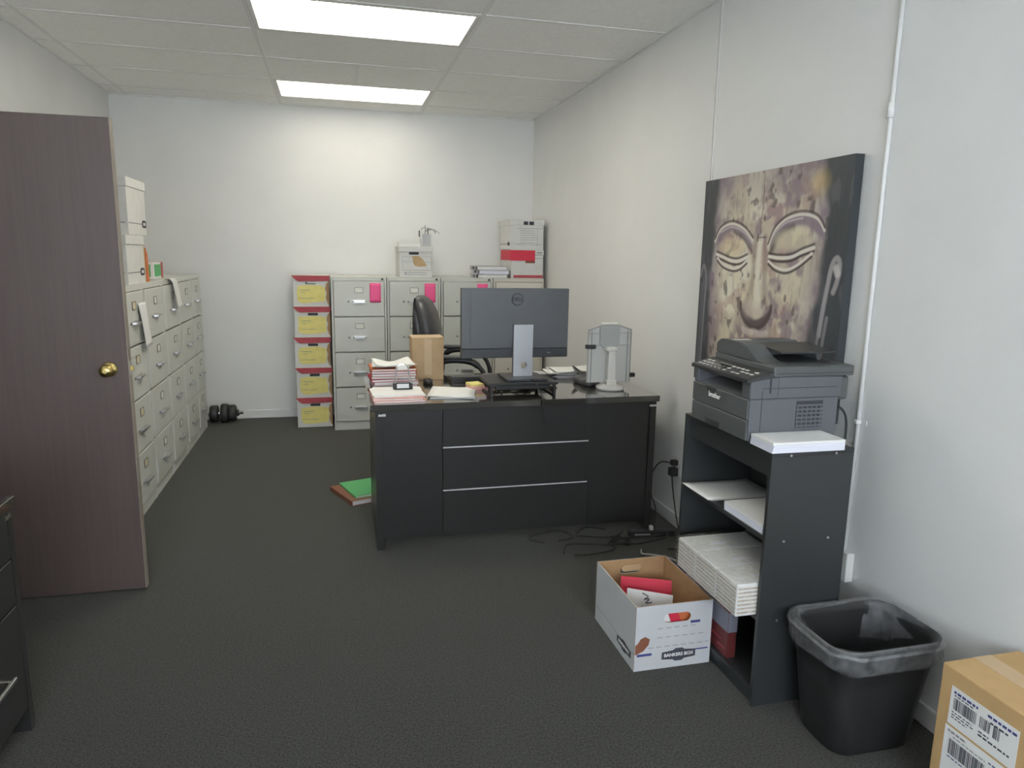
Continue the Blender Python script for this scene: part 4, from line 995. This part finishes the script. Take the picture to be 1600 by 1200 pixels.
# ================================================================== WASTE BIN
bcx, bcy = 1.640, 1.782
t = thing('waste_bin', 'black rectangular waste bin with clear plastic liner beside bookcase', 'bin', (bcx,bcy,0))
def ring(w, d, r, z, dz=None): return [(x,y,z+(dz(k) if dz else 0)) for k,(x,y) in enumerate(rrect(bcx,bcy,w,d,r,6))]
BH = .385
obj('shell', B().loft([ring(.285,.205,.06,.001),ring(.300,.215,.06,.012),ring(.345,.255,.065,BH*.55),ring(.385,.285,.07,BH-.02),ring(.400,.298,.075,BH-.018),ring(.402,.300,.075,BH),ring(.388,.286,.07,BH),ring(.374,.274,.068,BH-.03),ring(.335,.245,.06,BH*.5),ring(.285,.200,.055,.015)], cap0=True, cap1=True), 'bin', t)
rnd = random.Random(8)
w1 = [rnd.uniform(-.010,.010) for _ in range(28)]; w2 = [rnd.uniform(0,.006) for _ in range(28)]
def fr(w, d, z, amp, seed):
    rr = random.Random(seed); out = []
    for k,(x,y) in enumerate(rrect(bcx,bcy,w,d,.075,6)):
        a = math.atan2(y-bcy,x-bcx); o_ = amp*(math.sin(5*a+seed)+.6*math.sin(11*a+2*seed)+rr.uniform(-.6,.6))
        out.append((x+o_*math.cos(a)*.5, y+o_*math.sin(a)*.5, z+o_*.9))
    return out
obj('liner', B().loft([fr(.404,.304,BH-.072,.0085,3),fr(.414,.312,BH-.060,.004,4),fr(.410,.308,BH-.040,.0035,5),fr(.413,.311,BH-.018,.003,6),fr(.416,.314,BH+.002,.0025,7),fr(.402,.300,BH+.008,.002,8),fr(.384,.284,BH-.002,.002,9),fr(.368,.268,BH-.06,.003,10),fr(.352,.256,BH-.13,.004,11)], cap0=False, cap1=False), 'film', t)
obj('liner_roll', B().tube([(x,y,BH-.012+.004*math.sin(k*.9)) for k,(x,y) in enumerate(rrect(bcx,bcy,.418,.316,.08,8))], .0055, 8, closed=True), 'film', t)

# ================================================================== NEAR CARTON
kx0, kx1, ky0, ky1, kh = 1.622, 1.888, 1.00, 1.462, .45
t = thing('shipping_carton', 'brown shipping carton with white barcode labels in lower right corner', 'box', ((kx0+kx1)/2,(ky0+ky1)/2,0))
obj('body', B().box(kx0,kx1,ky0,ky1,0,kh,.004,2), 'kraftwarm', t)
obj('tape', B().box(kx0+.10,kx0+.16,ky0+.002,ky1-.002,kh,kh+.0006), 'tape', t)
def label(y0, y1, z0, z1, nm):
    return obj(nm, B().box(kx0-.0008,kx0,y0,y1,z0,z1), 'paper', t)
def bars(parent, ya, yb_, za, zb, seed, m='ink'):
    rr = random.Random(seed); b = B(); y = ya
    while y < yb_:
        wd = rr.choice((.0012,.002,.003)); b.box(kx0-.0014,kx0-.0008,y,min(y+wd,yb_),za,zb); y += wd+rr.choice((.0012,.002,.003))
    obj('barcode', b, m, parent)
def scrib(parent, rows, m='ink'):
    b = B(); rr = random.Random(len(rows)*7)
    for ya, yb_, z, h in rows:
        y = yb_
        while y > ya:
            L = rr.uniform(.006,.014); b.box(kx0-.0013,kx0-.0008,max(ya,y-L),y,z,z+h); y -= L+.0035
    obj('printed_text', b, m, parent)
# labels read towards the camera: larger y is the left end
la = label(1.222, 1.424, .290, .402, 'upper_label')
bars(la, 1.342,1.412,.338,.372,1); bars(la, 1.300,1.330,.340,.372,2); bars(la, 1.272,1.290,.338,.372,4)
scrib(la, [(1.34,1.414,.384,.007),(1.228,1.31,.384,.007)], 'inkblue')
scrib(la, [(1.35,1.412,.377,.003),(1.35,1.414,.328,.003),(1.345,1.414,.320,.003),(1.365,1.414,.312,.003),(1.25,1.30,.370,.005),(1.24,1.33,.316,.005),(1.30,1.33,.326,.004)])
lb = label(1.20, 1.428, .100, .283, 'lower_label')
bars(lb, 1.30,1.41,.205,.250,3); scrib(lb, [(1.36,1.418,.268,.006),(1.30,1.40,.258,.003)], 'inkgrey'); scrib(lb, [(1.22,1.29,.262,.004),(1.22,1.28,.22,.004),(1.30,1.41,.195,.003)], 'inkblue')

# ================================================================== LEFT CREDENZA
qx0, qx1, qy0, qy1, qh = -1.60, -.985, 1.25, 2.405, .785
t = thing('credenza', 'black credenza with silver corner tab at left edge of picture', 'credenza', ((qx0+qx1)/2,(qy0+qy1)/2,0))
obj('top', B().box(qx0,qx1+.008,qy0,qy1+.008,qh-.034,qh,.002), 'desktop', t)
obj('body', B().box(qx0+.01,qx1-.02,qy0+.01,qy1-.005,.07,qh-.034), 'desk', t)
obj('side_panel', B().box(qx0+.004,qx1-.002,qy1-.03,qy1,0,qh-.034,.001), 'desk', t)
obj('side_panel', B().box(qx0+.004,qx1-.002,qy0,qy0+.03,0,qh-.034,.001), 'desk', t)
for k, (ya, yb_) in enumerate(((qy0+.033,(qy0+qy1)/2-.002),((qy0+qy1)/2+.002,qy1-.033))):
    for z0_, z1_ in ((.085,.442),(.448,.592),(.598,.744)):
        dr = obj('drawer_front', B().box(qx1-.02,qx1-.002,ya,yb_,z0_,z1_,.002), 'desk', t)
        hl = .165 if z0_ < .1 else .11; zc_ = (z0_+z1_)/2-.012; yc = (ya+yb_)/2
        obj('handle', B().box(qx1+.012,qx1+.022,yc-hl,yc+hl,zc_-.007,zc_+.007,.002).box(qx1-.002,qx1+.014,yc-hl+.015,yc-hl+.025,zc_-.004,zc_+.004).box(qx1-.002,qx1+.014,yc+hl-.025,yc+hl-.015,zc_-.004,zc_+.004), 'chrome', dr)
obj('corner_tab', B().box(qx1-.002,qx1+.001,qy1-.048,qy1-.010,.722,.734), 'chrome', t)

# ================================================================== FLOOR CABLES BY THE OUTLET
def cable(lab, pts, r=.0035, m='rubber', group='cables on the floor by the desk'):
    tag(obj('power_cable', B().tube(smoothpts(pts,7), r, 8), m, loc=pts[0]), lab, 'cable', group)
t = thing('power_plug', 'black plug in the wall outlet next to desk', 'plug', (XR-.012,3.60,.37))
obj('plug_body', B().box(XR-.048,XR-.0085,3.582,3.618,.366,.398,.006,2), 'rubber', t)
obj('adapter', B().box(XR-.055,XR-.0085,3.578,3.622,.305,.352,.005,2), 'rubber', t)
cable('thin grey cord looping from the wall outlet down to the carpet', [(XR-.05,3.60,.382),(XR-.085,3.66,.37),(XR-.095,3.74,.28),(XR-.09,3.76,.17),(XR-.085,3.70,.09),(1.80,3.63,.04),(1.765,3.57,.008)], .0038, 'greyplastic')
cable('black cord hanging straight from adapter behind the bookcase', [(XR-.04,3.595,.303),(XR-.045,3.56,.22),(XR-.04,3.52,.10),(XR-.05,3.45,.012),(1.80,3.36,.006)], .004)
t = thing('power_strip', 'long black power strip lying on carpet by the baseboard', 'power strip', (1.70,3.48,0))
Ms = RZ((1.70,3.48,0), -8)
obj('case', B().box(1.57,1.83,3.46,3.502,.0005,.034,.004,2,M=Ms), 'blackplastic', t)
for k in range(5): obj('socket', B().box(1.59+k*.045,1.62+k*.045,3.468,3.494,.034,.0355,M=Ms), 'greyplastic', t)
obj('plug', B().box(1.688,1.708,3.468,3.494,.0357,.06,.003,M=Ms), 'whiteplastic', t)
obj('label_strip', B().box(1.60,1.69,3.4592,3.46,.012,.02,M=Ms), 'cabletan', t)
cable('tan cord curling on carpet just behind the open file box', [(1.56,3.30,.006),(1.53,3.22,.02),(1.55,3.13,.05),(1.62,3.08,.045),(1.70,3.02,.02),(1.76,2.95,.006)], .005, 'cabletan')
rnd = random.Random(31)
labs = ['black cable coil on carpet below the desk corner', 'black cable lying nearest to the desk front panel', 'black cable snaking towards the bookcase foot', 'black cable crossing over the power strip end', 'loose black cable on open carpet left of the cable coil', 'short black cable stub at left of the cable heap']
for k, lab in enumerate(labs):
    cx, cy = (1.50,1.42,1.66,1.62,1.26,1.14)[k], (3.42,3.55,3.22,3.38,3.34,3.53)[k]
    pts = []
    n = 10 if k == 0 else 7
    for i in range(n):
        a = i*(1.5 if k == 0 else .9)+k
        pts.append((cx+(.06 if k == 0 else .13)*math.cos(a)+rnd.uniform(-.03,.03), cy+(.05 if k == 0 else .07)*math.sin(a)+rnd.uniform(-.02,.02), .0055+.0085*(i % 2)+.0015*k + (.034 if k == 3 else 0)*(1 if i in (2,3,4) else 0)))
    cable(lab, pts, .0042)
